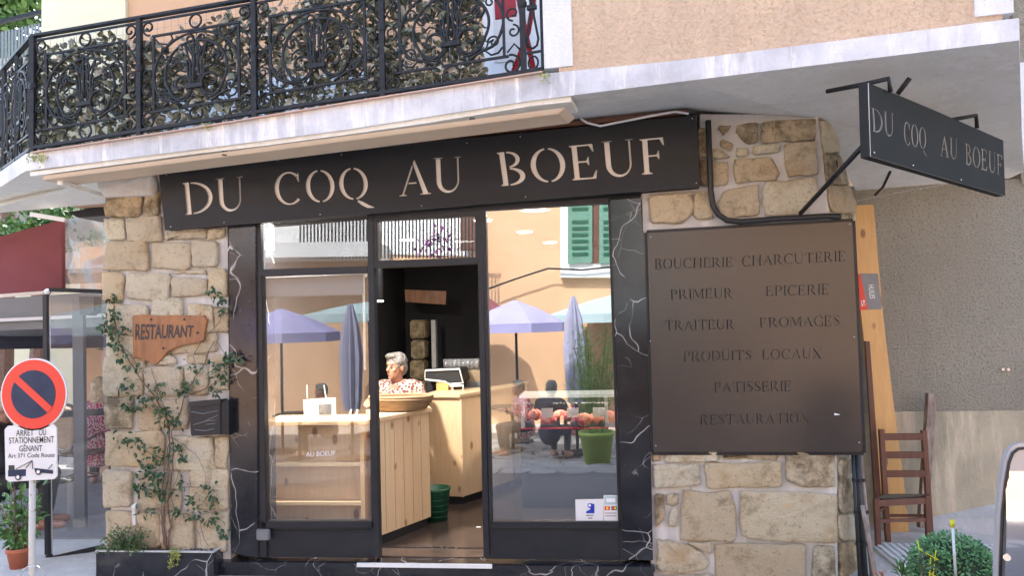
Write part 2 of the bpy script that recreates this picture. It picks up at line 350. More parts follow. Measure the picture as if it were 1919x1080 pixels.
# ------------------------------------------------------------------ stencil capitals
def stroke(path, ws):
    P = [Vector(p) for p in path]; n = len(P); L, R = [], []
    if not isinstance(ws, (list, tuple)): ws = [ws]*n
    for i in range(n):
        t = (P[min(i+1, n-1)]-P[max(i-1, 0)]).normalized(); nn = Vector((-t.y, t.x)); L.append(P[i]+nn*ws[i]/2); R.append(P[i]-nn*ws[i]/2)
    return L+R[::-1]
def arc(cx, cy, rx, ry, a0, a1, thick, thin, n=16):
    pts = []; ws = []
    for i in range(n+1):
        a = math.radians(a0+(a1-a0)*i/n); pts.append((cx+rx*math.cos(a), cy+ry*math.sin(a))); ws.append(thin+(thick-thin)*abs(math.cos(a))**1.6)
    return stroke(pts, ws)
T, N_ = .125, .045
def istem(x, w=T, l=.06, r=.06, top=True, bot=True):
    p = []
    if bot: p += [(x-l, 0), (x+w+r, 0), (x+w+r, .025)]+([(x+w, .07)] if r else [(x+w, .025)])
    else: p += [(x, 0), (x+w, 0)]
    if top: p += ([(x+w, .93)] if r else [(x+w, .975)])+[(x+w+r, .975), (x+w+r, 1), (x-l, 1), (x-l, .975)]+([(x, .93)] if l else [])
    else: p += [(x+w, 1), (x, 1)]
    if bot: p += ([(x, .07)] if l else [])+[(x-l, .025)]
    out = []
    for q in p:
        if not out or (Vector(out[-1])-Vector(q)).length > 1e-6: out.append(q)
    if (Vector(out[0])-Vector(out[-1])).length < 1e-6: out.pop()
    return out
def gl(c):
    g = .035
    if c == 'I': return [istem(.07)], .27
    if c in 'OQ':
        r = [arc(.42, .5, .35, .48, 97, 263, T, N_), arc(.42, .5, .35, .48, -83, 83, T, N_)]
        if c == 'Q': r.append(stroke([(.50, -.04), (.62, -.14), (.78, -.25), (.95, -.30)], [.06, .11, .1, .02])); return r, 1.0
        return r, .86
    if c in 'CG':
        r = [arc(.43, .5, .36, .48, 48, 315, T, N_, 22), [(.655, .80), (.70, .96), (.725, .96), (.725, .68), (.70, .68)]]
        if c == 'G': r += [[(.60, .42), (.80, .42), (.80, .395), (.765, .38), (.765, .08), (.70, .05), (.66, .10), (.66, .38), (.60, .395)]]; r[0] = arc(.43, .5, .36, .48, 48, 300, T, N_, 22)
        return r, .8
    if c == 'D': return [istem(.06, l=.05, r=0), arc(.185+g, .5, .52, .475, -89, 89, T, N_, 18)], .82
    if c == 'U':
        return [stroke([(.12, 1), (.12, .35)]+[(.385-.265*math.cos(math.radians(a)), .35-.33*math.sin(math.radians(a))) for a in range(15, 180, 15)]+[(.65, .35), (.65, 1)], [T]*3+[.11, .1, .09, .08, .07, .06, .055, .05, .045, .045, .045, .045]),
                [(0, 1.03), (.24, 1.03), (.24, 1.01), (0, 1.01)], [(.56, 1.03), (.74, 1.03), (.74, 1.01), (.56, 1.01)]], .8
    if c == 'B': return [istem(.06, l=.05, r=0), arc(.185+g, .76, .26, .22, -80, 88, .1, N_, 14), arc(.185+g, .26, .33, .24, -88, 82, T, N_, 14)], .66
    if c in 'PR':
        r = [istem(.06, l=.05, r=(.05 if c == 'P' else 0)), arc(.22+g, .73, .30, .245, -88, 88, .11, N_, 14)]
        if c == 'R': r = [istem(.06, l=.05, r=0), arc(.185+g, .73, .30, .245, -75, 88, .11, N_, 14), [(.27, .47), (.38, .47), (.72, .03), (.80, .025), (.80, 0), (.60, 0)]]; return r, .8
        return r, .64
    if c in 'EFL':
        p = [(0, 0), (.58, 0), (.62, .24), (.585, .24), (.50, .045), (.185, .05)] if c != 'F' else [(0, 0), (.26, 0), (.26, .025), (.185, .06)]
        if c != 'L': p += [(.185, .485), (.38, .485), (.42, .40), (.445, .40), (.445, .64), (.42, .64), (.38, .53), (.185, .53), (.185, .955), (.47, .955), (.54, .78), (.575, .78), (.555, 1), (0, 1)]
        else: p += [(.185, .94), (.25, .975), (.25, 1), (0, 1)]
        p += [(0, .975), (.06, .94), (.06, .06), (0, .025)]; return [p], .68 if c != 'L' else .66
    if c == 'T': return [[(.28, 0), (.54, 0), (.54, .025), (.475, .06), (.475, .955), (.68, .955), (.75, .78), (.78, .78), (.77, 1), (.05, 1), (.04, .78), (.07, .78), (.14, .955), (.35, .955), (.35, .06), (.28, .025)]], .83
    if c == 'A': return [[(-.02, 0), (.18, 0), (.18, .025), (.105, .04), (.375, .80), (.35, .88), (.055, .04), (-.02, .025)], [(.40, 1), (.43, 1), (.76, .04), (.84, .025), (.84, 0), (.54, 0), (.54, .025), (.62, .04), (.375, .90)], [(.235, .33), (.46, .33), (.45, .37), (.245, .37)]], .84
    if c == 'H': return [istem(.06), istem(.62), [(.185+g, .485), (.62-g, .485), (.62-g, .53), (.185+g, .53)]], .86
    if c == 'M': return [istem(.06, .045, .05, .0), istem(.80, .12, .0, .05), [(.14, .97), (.26, .97), (.50, .25), (.47, .03)], [(.75, .97), (.79, .9), (.54, .03), (.515, .2)]], 1.02
    if c == 'N': return [istem(.06, .045, .05, .04), istem(.70, .045, .04, .04), [(.14, .97), (.26, .97), (.68, .12), (.68, -.02), (.64, .0)]], .84
    if c == 'S':
        pts = [(.50, .76), (.46, .92), (.32, .975), (.16, .92), (.10, .76), (.18, .62), (.34, .50), (.48, .36), (.50, .2), (.42, .07), (.27, .025), (.12, .07), (.07, .26)]
        return [stroke(pts, [.03, .05, .045, .07, .1, .12, .13, .12, .1, .07, .045, .05, .03])], .6
    if c == 'X': return [[(.0, 1), (.24, 1), (.24, .98), (.19, .96), (.74, .04), (.80, .02), (.80, 0), (.52, 0), (.52, .02), (.58, .04), (.04, .96), (0, .98)], [(.45, .62), (.66, .96), (.60, .98), (.60, 1), (.78, 1), (.78, .98), (.71, .96), (.475, .575)], [(.30, .42), (.33, .375), (.12, .04), (.18, .02), (.18, 0), (.0, 0), (.0, .02), (.07, .04)]], .8
    return [], .45
def text_loops(s, q, track=.06, spans=None):
    """letters of s placed in pixel quad q; spans = per-letter (u0,u1) fractions"""
    tot = sum(gl(c)[1]+track for c in s)-track; x = 0; out = []
    for i, c in enumerate(s):
        ps, w_ = gl(c)
        for p in ps: out.append([bil(q, (x+a)/tot, b) for a, b in p])
        x += w_+track
    return out
def inpoly(p, L):
    c = False; j = len(L)-1
    for i in range(len(L)):
        if (L[i][1] > p[1]) != (L[j][1] > p[1]) and p[0] < (L[j][0]-L[i][0])*(p[1]-L[i][1])/(L[j][1]-L[i][1])+L[i][0]: c = not c
        j = i
    return c
class PlateMB(MB):
    """plate whose cut edges get a pale colour standing in for glints"""
    def __init__(s, nflat): MB.__init__(s); s.nf = nflat
    def build(s, name, m, parent=None, **k):
        off = root_of(parent).location; me = bpy.data.meshes.new(name); me.from_pydata([v-off for v in s.v], [], s.f); me.materials.append(m); me.materials.append(M['edge_glint'])
        for i, p in enumerate(me.polygons): p.material_index = 0 if i < s.nf else 1
        o = bpy.data.objects.new(name, me); COL.objects.link(o); o.parent = parent; return o
def plate_mesh(outer, holes, pt, tvec):
    """flat plate of outline outer (px) with real cut-out holes; pt maps px->3D"""
    vs = []; fs = []
    for L in [outer]+holes: fs.append(list(range(len(vs), len(vs)+len(L)))); vs += [Vector((p[0], p[1])) for p in L]
    ov, oe, of, *_ = delaunay_2d_cdt(vs, [], fs, 0, 1e-5)
    bbs = [(min(p[0] for p in L), max(p[0] for p in L), min(p[1] for p in L), max(p[1] for p in L), L) for L in holes]
    keep = []
    for f in of:
        c = sum((ov[i] for i in f), Vector((0, 0)))/len(f)
        if not inpoly(c, outer): continue
        if any(b[0] <= c.x <= b[1] and b[2] <= c.y <= b[3] and inpoly(c, b[4]) for b in bbs): continue
        keep.append(tuple(f))
    n = len(ov); P = [pt(v.x, v.y) for v in ov]; tv = Vector(tvec); ec = {}
    for f in keep:
        for i in range(len(f)): a_, b_ = f[i], f[(i+1) % len(f)]; ec.setdefault((min(a_, b_), max(a_, b_)), []).append((a_, b_))
    F = keep+[tuple(i+n for i in f[::-1]) for f in keep]+[(e[0][1], e[0][0], e[0][0]+n, e[0][1]+n) for e in ec.values() if len(e) == 1]
    m = PlateMB(len(keep)*2); m.add(P+[p+tv for p in P], F); return m
def font_text(s, q, Yf, m, parent, name='lettering', pt=None, t=.0015, bold=0.0):
    cu = bpy.data.curves.new('t', 'FONT'); cu.body = s; cu.offset = bold; o = bpy.data.objects.new('t', cu)
    me = o.to_mesh(); vs = [v.co.copy() for v in me.vertices]; fs = [tuple(p.vertices) for p in me.polygons]; o.to_mesh_clear(); bpy.data.objects.remove(o)
    x0 = min(v.x for v in vs); x1 = max(v.x for v in vs); y0 = 0 if not any(c in 'gpqyj,' for c in s) else min(v.y for v in vs); y1 = max(v.y for v in vs)
    pt = pt or (lambda x, y: U(x, y, Yf))
    P = []
    for v in vs: a = bil(q, (v.x-x0)/(x1-x0), (v.y-y0)/(y1-y0)); P.append(pt(a[0], a[1]))
    mb = MB(); mb.add(P, fs); return mb.build(name, m, parent)
def screws(pts, Y, parent, r=.006, pt=None, m=None):
    for i, (x, y) in enumerate(pts):
        c = (pt(x, y) if pt else U(x, y, Y)); MB().ball(c, (r, .003, r), 8, 6).build('screw', m or M['steel'], parent, True)

# ================================================================== SETTING
def struct(mb, name, m, parent=None, **k):
    o = mb.build(name, m, parent, **k)
    if not parent: o['kind'] = 'structure'
    return o
# ground: level by the shop, falling away gently across the street
prof = [(400, -.1), (-2.4, -.1), (-3.2, -.16), (-6.5, -.56), (-12, -.7), (-400, -.7)]
mb = MB()
for (y0, z0), (y1, z1) in zip(prof, prof[1:]): mb.add([(-400, y0, z0), (400, y0, z0), (400, y1, z1), (-400, y1, z1)], [(0, 3, 2, 1)])
struct(mb, 'ground', M['ground'])
def gz(y):
    for (y0, z0), (y1, z1) in zip(prof, prof[1:]):
        if y0 >= y >= y1: return z0+(z1-z0)*(y-y0)/(y1-y0)
    return -.7
mb = MB(); ys = [-.75, -2.4, -3.2, -3.9]
for a, b in zip(ys, ys[1:]): mb.add([(-60, a, gz(a)+.004), (60, a, gz(a)+.004), (60, b, gz(b)+.004), (-60, b, gz(b)+.004)], [(0, 3, 2, 1)])
struct(mb, 'road', M['asphalt'])
mb = MB(); ys = [-3.9, -6.5, -9.9]
for a, b in zip(ys, ys[1:]): mb.add([(-9, a, gz(a)+.006), (9, a, gz(a)+.006), (9, b, gz(b)+.006), (-9, b, gz(b)+.006)], [(0, 3, 2, 1)])
pav = struct(mb, 'paved_square', M['asphalt'])
rs = random.Random(3); svar = []
for k in range(5):
    n = 9; pts = [(math.cos(2*PI*i/n)*rs.uniform(.85, 1.1), math.sin(2*PI*i/n)*rs.uniform(.85, 1.1)) for i in range(n)]
    me = bpy.data.meshes.new('flagstone'); vs = [(x, y, -.02) for x, y in pts]+[(x, y, .012) for x, y in pts]+[(x*.9, y*.9, .02) for x, y in pts]
    fs = [(i, (i+1) % n, (i+1) % n+n, i+n) for i in range(n)]+[(i+n, (i+1) % n+n, (i+1) % n+2*n, i+2*n) for i in range(n)]+[tuple(range(2*n, 3*n))]
    me.from_pydata(vs, [], fs); me.materials.append(M['cobble']); svar.append(me)
y = -4.05
while y > -8.6:
    hh = rs.uniform(.2, .3); x = -2.9
    while x < 3.2:
        ww = rs.uniform(.28, .5)
        inst(rs.choice(svar), 'flagstone', pav, Matrix.Translation((x+ww/2, y-hh/2, gz(y-hh/2)+.008)) @ Matrix.Diagonal((ww/2*.98, hh/2*.98, 1, 1)))
        x += ww
    y -= hh+.01

# ------------------------------------------------------------------ shop building
LF = ((-3.9, -.40), (2.1, -1.15))
shop = thing('shop_building', 'stone and peach rendered shop building with a black marble shopfront and white balcony slab', 'building', (-.5, 0, -.1))
ZR = 9.2
# slab
bot = [(48, 320), (373, 279), (640, 244), (997, 188), (1280, 152), (1910, 75)]
top = [(48, 288), (373, 241), (640, 197), (1017, 138), (1280, 112), (1910, 33)]
fb = [UL(x, y, LF) for x, y in bot]; ft = [UL(x, y, LF) for x, y in top]
bkp = [(205, 332), (340, 310), (640, 276), (985, 237), (1290, 206)]
bk = [U(x, y, .02) for x, y in bkp] + [Vector((1.45, .02, 2.868))]
# side return to the left
l_b = [fb[0], UZ(-70, 395, 2.70)]; l_t = [ft[0], Vector((l_b[1].x, l_b[1].y, ft[0].z))]
rb1 = U(1604, 357, 1.32); rb2 = U(1893, 334, 1.32); rb3 = U(1917, 322, 1.25)
lbk = UZ(-70, 405, 2.60); sl2 = UZ(200, 381, 2.64)
m = MB()
for i in range(len(fb)-1):
    m.add([fb[i], fb[i+1], ft[i+1], ft[i]], [(0, 1, 2, 3)])
m.add([l_b[0], l_b[1], l_t[1], l_t[0]], [(0, 3, 2, 1)])
m.add([ft[-1], fb[-1], rb3, rb3+Vector((0, 0, ft[-1].z-rb3.z))], [(0, 1, 2, 3)])
tb = [Vector((p.x, .36, p.z)) for p in ft]
for i in range(len(ft)-1): m.add([ft[i], ft[i+1], tb[i+1], tb[i]], [(0, 1, 2, 3)])
m.add([l_t[0], l_t[1], Vector((l_t[1].x, 1.4, l_t[1].z)), tb[0]], [(0, 1, 2, 3)])
slab = m.build('balcony_slab', M['slab'], shop)
m = MB()
for i in range(len(fb)-1): m.add([fb[i], fb[i+1], bk[i+1], bk[i]], [(0, 1, 2, 3)])
m.add([fb[0], bk[0], sl2, lbk, l_b[1]], [(0, 1, 2, 3, 4)])
m.add([fb[-1], bk[-1], rb1, rb2, rb3], [(0, 1, 2, 3, 4)])
m.build('soffit', M['soffit'], shop)
# thin terracotta tile edge under the railing
m = MB(); e0 = [(62, 287), (373, 240), (640, 196), (1017, 136)]; P = [UL(x, y, LF, .006) for x, y in e0]
for a, b in zip(P, P[1:]): m.bar(a, b, .05, .007)
m.build('tile_edge', mat('worn tile edge', (.62, .36, .26), (.5, .42, .36), .8, 14), slab)
# repair ledge: rough broken cement under the slab edge
m = MB(); pp = [(60, 326), (373, 283), (500, 268), (640, 249), (800, 226), (1000, 193), (1075, 185)]
P = [UL(x, y, LF, -.03) for x, y in pp]
for a, b in zip(P, P[1:]): m.bar(a+Vector((0, .12, .0)), b+Vector((0, .12, .0)), .24, .03)
m.build('cement_lip', M['soffit'], slab)
# upper wall right block
def plan_block(px0, px1, off, y1, z0a, zt, name, mt, parent=shop, Y=None):
    a = UL(px0, 90, LF, off) if Y is None else U(px0, 60, Y); b = UL(px1, 60, LF, off) if Y is None else U(px1, 60, Y)
    m = MB(); m.prism([(a.x, a.y, z0a), (b.x, b.y, z0a), (b.x+ (y1-b.y)*.35, y1, z0a), (a.x, y1, z0a)], (0, 0, zt-z0a)); return m.build(name, mt, parent)
plan_block(1046, 1880, -.03, 6.5, 2.99, ZR, 'upper_wall', M['peach'])
plan_block(1019, 1071, -.018, 3.0, 3.02, ZR-.01, 'quoin_strip', M['quoin'])
m = MB(); a = UL(1828, 20, LF, -.018); b = UL(1900, 20, LF, -.018)
m.prism([(a.x, a.y, 3.05), (b.x, b.y, 3.05), (b.x+.1, b.y+.5, 3.05), (a.x, a.y+.3, 3.05)], (0, 0, 6)); m.build('quoin_strip', M['quoin'], shop)
# recessed upper wall behind the balcony
xr = UL(1022, 60, LF, -.02).x
a = U(85, 60, .5)
MB().box((a.x, .5, 2.66), (xr, 6.5, ZR-.02)).build('upper_wall', M['orange_wall'], shop)
MB().box((a.x-.01, .47, 2.66), (U(235, 40, .47).x, .6, ZR-.03)).build('corner_trim', M['cream_wall'], shop)
dr = MB().box((U(905, 60, .46).x, .46, 2.9), (xr-.02, .5, 5.2)).build('balcony_door', M['white'], shop)
for k in range(4):
    MB().box((U(925, 60, .45).x, .45, 2.98+k*.55), (U(985, 60, .45).x, .459, 3.42+k*.55)).build('door_panel', M['canvas'], dr)
MB().box((U(300, 60, .46).x, .44, 2.85), (U(690, 60, .46).x, .5, 3.52)).build('white_shutter', M['white'], shop)
# masses behind that keep the sun out
MB().box((-3.45, 6.5, -.1), (3.4, 6.7, ZR-.05)).build('rear_wall', M['roughcast'], shop)
MB().box((a.x-.1, .3, ZR), (4.6, 6.9, ZR+.15)).build('roof', M['terracotta'], shop)
m = MB().box((-3.46, .5, -.1), (-3.3, 6.5, 2.62)); m.build('side_wall', M['mortar'], shop)

# ------------------------------------------------------------------ stone piers
def rock(parent, pts, d=.03, mt='stone', seed=0, Y=0.0, sub=3, pt=None, grow=1.6):
    """one rough stone; pts = px outline (clockwise), rounded and roughened"""
    r = random.Random(seed); n = len(pts); out = []; g0 = sum((Vector(p) for p in pts), Vector((0, 0)))/n
    pts = [Vector(p)+Vector(((1 if p[0] > g0.x else -1)*grow, (1 if p[1] > g0.y else -1)*grow)) for p in pts]
    for i in range(n):   # corner cutting + subdivision
        a, b, c = Vector(pts[i-1]), Vector(pts[i]), Vector(pts[(i+1) % n])
        ca, cb = b+(a-b)*min(.2, 6/max((a-b).length, 1)), b+(c-b)*min(.2, 6/max((c-b).length, 1))
        out += [ca, (ca+cb)/4+b/2, cb]
        seg = (c-b).length
        k = int(seg//22)
        nb = c+(b-c)*min(.2, 6/max(seg, 1))
        for j in range(1, k+1): out.append(cb.lerp(nb, j/(k+1)))
    out = [p+Vector((r.uniform(-1.7, 1.7), r.uniform(-1.7, 1.7))) for p in out]
    pt = pt or (lambda x, y: U(x, y, Y)); O = [pt(*p) for p in out]; N = len(O); c = sum(O, Vector())/N
    nrm = (O[N//3]-O[0]).cross(O[2*N//3]-O[0]).normalized()
    if nrm.dot(CAM-c) < 0: nrm = -nrm
    m = MB(); size = sum((p-c).length for p in O)/N
    e1 = min(.25, .008/size); e2 = min(.4, .022/size)
    u_ = -min(.16, .011/size); rings = [(-u_, -.004), (0.0, d*.5), (e1, d*.88), (e2, d*1.0), (.55, d*1.04)]
    vs = []
    for s, h in rings:
        for p in O:
            q = p.lerp(c, s); q = q+nrm*(h+(noise.noise(q*9)*.4+noise.noise(q*23)*.35)*d*(1 if h > .5*d else .2)); vs.append(q)
    vs.append(c+nrm*d*(1.04+.2*r.uniform(-1, 1)))
    fs = []
    for k in range(4):
        for i in range(N): j = (i+1) % N; fs.append((k*N+i, k*N+j, (k+1)*N+j, (k+1)*N+i))
    for i in range(N): fs.append((4*N+i, 4*N+(i+1) % N, 5*N))
    m.add(vs, fs); o = m.build('stone', M[mt], parent, smooth=True)
    return o
def R4(x0, y0, x1, y1, j=4, rs=random.Random(12), sl=0):
    q = lambda: rs.uniform(-j, j)
    return [(x0+q(), y0+q()+sl), (x1+q(), y0+q()-sl), (x1+q(), y1+q()-sl), (x0+q(), y1+q()+sl)]
lp = MB().box((-3.475, .0, -.1), (U(429, 700).x, .5, 2.66)).build('left_pier', M['mortar'], shop)
c1 = lambda a, b, c, d: (180+a*.3517, 340+b*.3519, 180+c*.3517, 340+d*.3519)
c2 = lambda a, b, c, d: (180+a*.3517, 700+b*.3519, 180+c*.3517, 700+d*.3519)
ST = [(c1(62, 60, 256, 185), 1), (c1(280, 55, 348, 183), 1), (c1(66, 197, 163, 318), 0), (c1(185, 195, 350, 315), 0), (c1(385, 264, 590, 308), 0), (c1(605, 258, 692, 306), 0),
      (c1(56, 322, 284, 474), 0), (c1(314, 333, 514, 464), 0), (c1(530, 320, 665, 450), 0), (c1(676, 340, 702, 393), 0), (c1(56, 490, 158, 640), 0), (c1(176, 484, 403, 628), 0),
      (c1(422, 474, 595, 497), 0), (c1(420, 514, 593, 610), 0), (c1(607, 465, 706, 608), 0), (c1(60, 657, 288, 812), 0), (c1(312, 632, 470, 800), 0), (c1(500, 657, 633, 800), 0),
      (c1(644, 672, 706, 800), 0), (c1(60, 824, 250, 928), 0), (c1(400, 818, 652, 912), 0), (c1(675, 825, 706, 900), 0), (c1(300, 932, 430, 974), 0), (c1(488, 932, 602, 968), 0), (c1(622, 925, 706, 975), 0),
      (c2(60, -82, 258, 122), 0), (c2(272, -42, 470, 118), 0), (c2(484, -45, 600, 112), 0), (c2(612, -42, 708, 88), 0),
      (c2(64, 132, 208, 297), 1), (c2(232, 138, 350, 298), 0), (c2(362, 140, 490, 296), 0), (c2(68, 312, 368, 494), 0), (c2(384, 332, 636, 506), 0), (c2(654, 340, 708, 500), 0),
      (c2(62, 515, 204, 715), 0), (c2(232, 518, 462, 718), 0), (c2(504, 512, 708, 722), 0), (c2(62, 738, 222, 935), 0), (c2(236, 740, 346, 935), 0), (c2(360, 742, 536, 935), 0), (c2(552, 742, 708, 935), 0)]
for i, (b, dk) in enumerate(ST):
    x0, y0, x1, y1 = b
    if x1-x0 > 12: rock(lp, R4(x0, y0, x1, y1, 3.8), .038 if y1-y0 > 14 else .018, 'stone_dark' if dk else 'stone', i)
rock(lp, [(190, 338), (299, 327), (299, 366), (205, 371), (192, 352)], .07, 'mortar', 77)
# right pier, front
PR = [(1203, 362), (1310, 352), (1312, 214), (1532, 214), (1542, 300), (1556, 420), (1568, 860), (1570, 1110), (1222, 1110)]
m = MB(); m.prism([U(x, y) for x, y in PR], (0, .5, 0)); rp = m.build('right_pier', M['mortar'], shop)
u1 = lambda a, b, c, d: (1190+a*.2408, 200+b*.2407, 1190+c*.2408, 200+d*.2407)
u2 = lambda a, b, c, d: (1200+a*.2407, 820+b*.2407, 1200+c*.2407, 820+d*.2407)
q1 = lambda L: [(1190+a*.2408, 200+b*.2407) for a, b in L]
q2 = lambda L: [(1200+a*.2407, 820+b*.2407) for a, b in L]
SR = [(q1([(105, 700), (440, 672), (455, 800), (375, 905), (120, 905)]), 0), (q1([(462, 672), (590, 668), (605, 875), (460, 872)]), 0), (q1([(700, 660), (955, 610), (962, 840), (700, 875), (630, 760)]), 0),
      (q1([(1000, 600), (1412, 562), (1412, 700), (1290, 830), (1010, 855), (988, 680)]), 0), (q1([(765, 420), (1050, 398), (1120, 520), (1090, 570), (780, 600)]), 0), (q1([(1152, 300), (1398, 275), (1408, 530), (1180, 545)]), 0),
      (q1([(590, 440), (715, 436), (718, 612), (600, 625)]), 0), (q1([(560, 345), (640, 335), (742, 400), (600, 412)]), 0), (q1([(672, 265), (750, 290), (745, 348), (665, 310)]), 0),
      (q1([(800, 328), (882, 330), (875, 380), (782, 388)]), 0), (q1([(912, 318), (1120, 305), (1125, 350), (910, 376)]), 0), (q1([(978, 130), (1392, 104), (1390, 265), (978, 284)]), 1),
      (q1([(800, 148), (950, 135), (945, 285), (860, 290), (788, 205)]), 1), (q1([(645, 160), (748, 155), (690, 230)]), 1), (q1([(492, 180), (548, 178), (548, 400), (496, 400)]), 1), (q1([(500, 420), (560, 420), (560, 620), (505, 610)]), 1),
      (q2([(95, 118), (155, 118), (150, 182), (95, 182)]), 0), (q2([(190, 100), (600, 100), (595, 180), (192, 184)]), 0), (q2([(640, 100), (1065, 100), (1060, 166), (650, 158)]), 1), (q2([(1120, 100), (1500, 100), (1502, 375), (1300, 388), (1130, 330)]), 1),
      (q2([(102, 205), (458, 210), (462, 365), (110, 390)]), 0), (q2([(498, 200), (820, 200), (1085, 190), (1100, 375), (520, 390)]), 0), (q2([(210, 440), (250, 430), (290, 450), (288, 510), (250, 530), (206, 500)]), 0),
      (q2([(120, 445), (180, 450), (186, 620), (120, 700)]), 1), (q2([(330, 405), (560, 435), (700, 415), (738, 600), (735, 795), (310, 792)]), 0), (q2([(772, 418), (1200, 425), (1515, 440), (1522, 812), (1000, 795), (782, 755)]), 0),
      (q2([(240, 560), (280, 550), (280, 690), (215, 690)]), 0), (q2([(140, 790), (300, 810), (460, 890), (535, 970), (510, 1010), (300, 1045), (135, 1030)]), 0), (q2([(355, 825), (555, 815), (552, 900)]), 0),
      (q2([(582, 825), (1280, 835), (1285, 1180), (590, 1180)]), 0), (q2([(1340, 848), (1500, 845), (1512, 1180), (1335, 1180)]), 1), (q2([(150, 1075), (560, 1065), (565, 1180), (150, 1180)]), 0)]
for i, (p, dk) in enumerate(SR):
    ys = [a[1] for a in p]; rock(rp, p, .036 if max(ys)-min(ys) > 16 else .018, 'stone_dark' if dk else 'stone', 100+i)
# chamfered corner
def ch(px, py, f): return U(px, py, f)
m = MB()
FR = [(1531, 212, .0), (1542, 300, .0), (1556, 420, .0), (1568, 860, 0), (1570, 1110, 0)]; BR = [(1548, 208, .12), (1577, 300, .22), (1604, 400, .34), (1603, 860, .30), (1610, 1110, .30)]
A = [U(*p) for p in FR]; B = [U(*p) for p in BR]
for i in range(4): m.add([A[i], B[i], B[i+1], A[i+1]], [(0, 1, 2, 3)])
for i in range(4): m.add([B[i], B[i]+Vector((.05, 1.3, 0)), B[i+1]+Vector((.05, 1.3, 0)), B[i+1]], [(0, 1, 2, 3)])
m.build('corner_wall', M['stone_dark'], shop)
def chp(t):   # t: u across 0..1 , v index along pixels y
    pass
for i, (y0, y1) in enumerate([(228, 285), (292, 345), (350, 398), (862, 960), (966, 1012), (1018, 1090)]):
    def e(y, L):
        for (xa, ya, da), (xb, yb, db) in zip(L, L[1:]):
            if ya <= y <= yb: t = (y-ya)/(yb-ya); return (xa+(xb-xa)*t, da+(db-da)*t)
        return L[-1][0], L[-1][2]
    O = []
    for yy, s in ((y0, .06), (y0, .94), (y1, .94), (y1, .06)):
        (xa, da), (xb, db) = e(yy, FR), e(yy, BR); O.append(U(xa, yy, da).lerp(U(xb, yy, db), s))
    dct = {}
    pts = [(0, 0), (30, 0), (30, 60), (0, 60)]
    rock(rp, pts, .02, 'stone_dark' if i % 2 else 'stone', 300+i, pt=lambda x, y, O=O: (O[0].lerp(O[1], x/30)).lerp(O[3].lerp(O[2], x/30), y/60))

# ------------------------------------------------------------------ rear yard wall and right side
yw = thing('rough_wall', 'brown grey roughcast wall with smooth stained plinth at the back of the alley', 'wall', (3, 1.32, -.1))
MB().box((1.55, 1.32, -.1), (9, 1.7, 2.62)).build('roughcast', M['roughcast'], yw)
MB().box((U(1908, 200, 1.32).x, 1.32, 2.62), (9, 1.7, 9)).build('upper_roughcast', M['roughcast'], yw)
MB().box((U(1912, 240, 1.3).x, 1.28, U(1915, 345, 1.3).z), (U(1935, 240, 1.3).x, 1.33, U(1915, 118, 1.3).z)).build('white_band', M['white'], yw)
zt = U(1800, 771, 1.3).z
MB().box((1.55, 1.30, -.1), (9, 1.36, zt)).build('plinth', M['plinth'], yw)
m = MB(); m.add([(2.5, 1.22, -.1), (2.5, 1.3, -.1), (2.5, 1.3, -.05), (3.0, .98, -.1), (3.0, 1.3, .06), (3.0, 1.1, .01), (9, .98, -.1), (9, 1.3, .06), (9, 1.1, .01), (9, 1.3, -.1)], [(0, 3, 5), (0, 5, 2), (2, 5, 4), (3, 6, 8, 5), (5, 8, 7, 4), (0, 2, 1), (1, 2, 4, 7, 9), (6, 9, 7, 8), (0, 1, 9, 6, 3)]); m.build('footing', M['mortar'], yw)
for p in ((1880, 693), (1890, 693)): MB().tube([U(*p, 1.325), U(*p, 1.30)], .012, 10).build('anchor', M['steel'], yw)
MB().box((1.9, .2, -.1), (3.2, .72, -.08)).build('floor_grating_frame', M['canvas'])
go = bpy.data.objects['floor_grating_frame']; tag(go, 'grey perforated metal grating on the ground below the brown chair', 'grating'); go.name = 'floor_grating'
for i in range(26):
    MB().box((1.93+i*.048, .22, -.08), (1.955+i*.048, .7, -.068)).build('grating_bar', M['white'], go)

# ------------------------------------------------------------------ shopfront
XA = lambda px, py=700, Y=0: U(px, py, Y).x
ZA = lambda py, px=900, Y=0: U(px, py, Y).z
def mpil(p, name='marble_pilaster'):
    m = MB(); m.prism([U(x, y, -.035) for x, y in p], (0, .3, 0)); return m.build(name, M['marble'], shop, bevel=.004)
mpil([(428, 415), (479, 411), (484, 1046), (433, 1038)])
mpil([(1143, 375), (1201, 371), (1204, 436), (1211, 436), (1224, 1052), (1168, 1050)])
MB().box((U(430, 700).x, .27, 0), (U(1225, 700).x, .29, .005)).build('marble_joint', M['marble'], shop)
# sill course + step
m = MB(); m.prism([(U(414, 1046).x, -.07, -.04), (U(1226, 1052).x, -.07, -.04), (U(1226, 1052).x, .12, -.04), (U(414, 1046).x, .12, -.04)], (0, 0, .035)); m.build('marble_sill', M['marble'], shop, bevel=.004)
m = MB().box((U(414, 1046).x+.01, -.055, -.3), (U(1226, 1052).x-.01, .12, -.041)); m.build('marble_step', M['marble'], shop)
MB().box((U(676, 1050).x, -.085, -.022), (U(925, 1050).x, -.0701, .004)).build('threshold_strip', M['white'], shop)

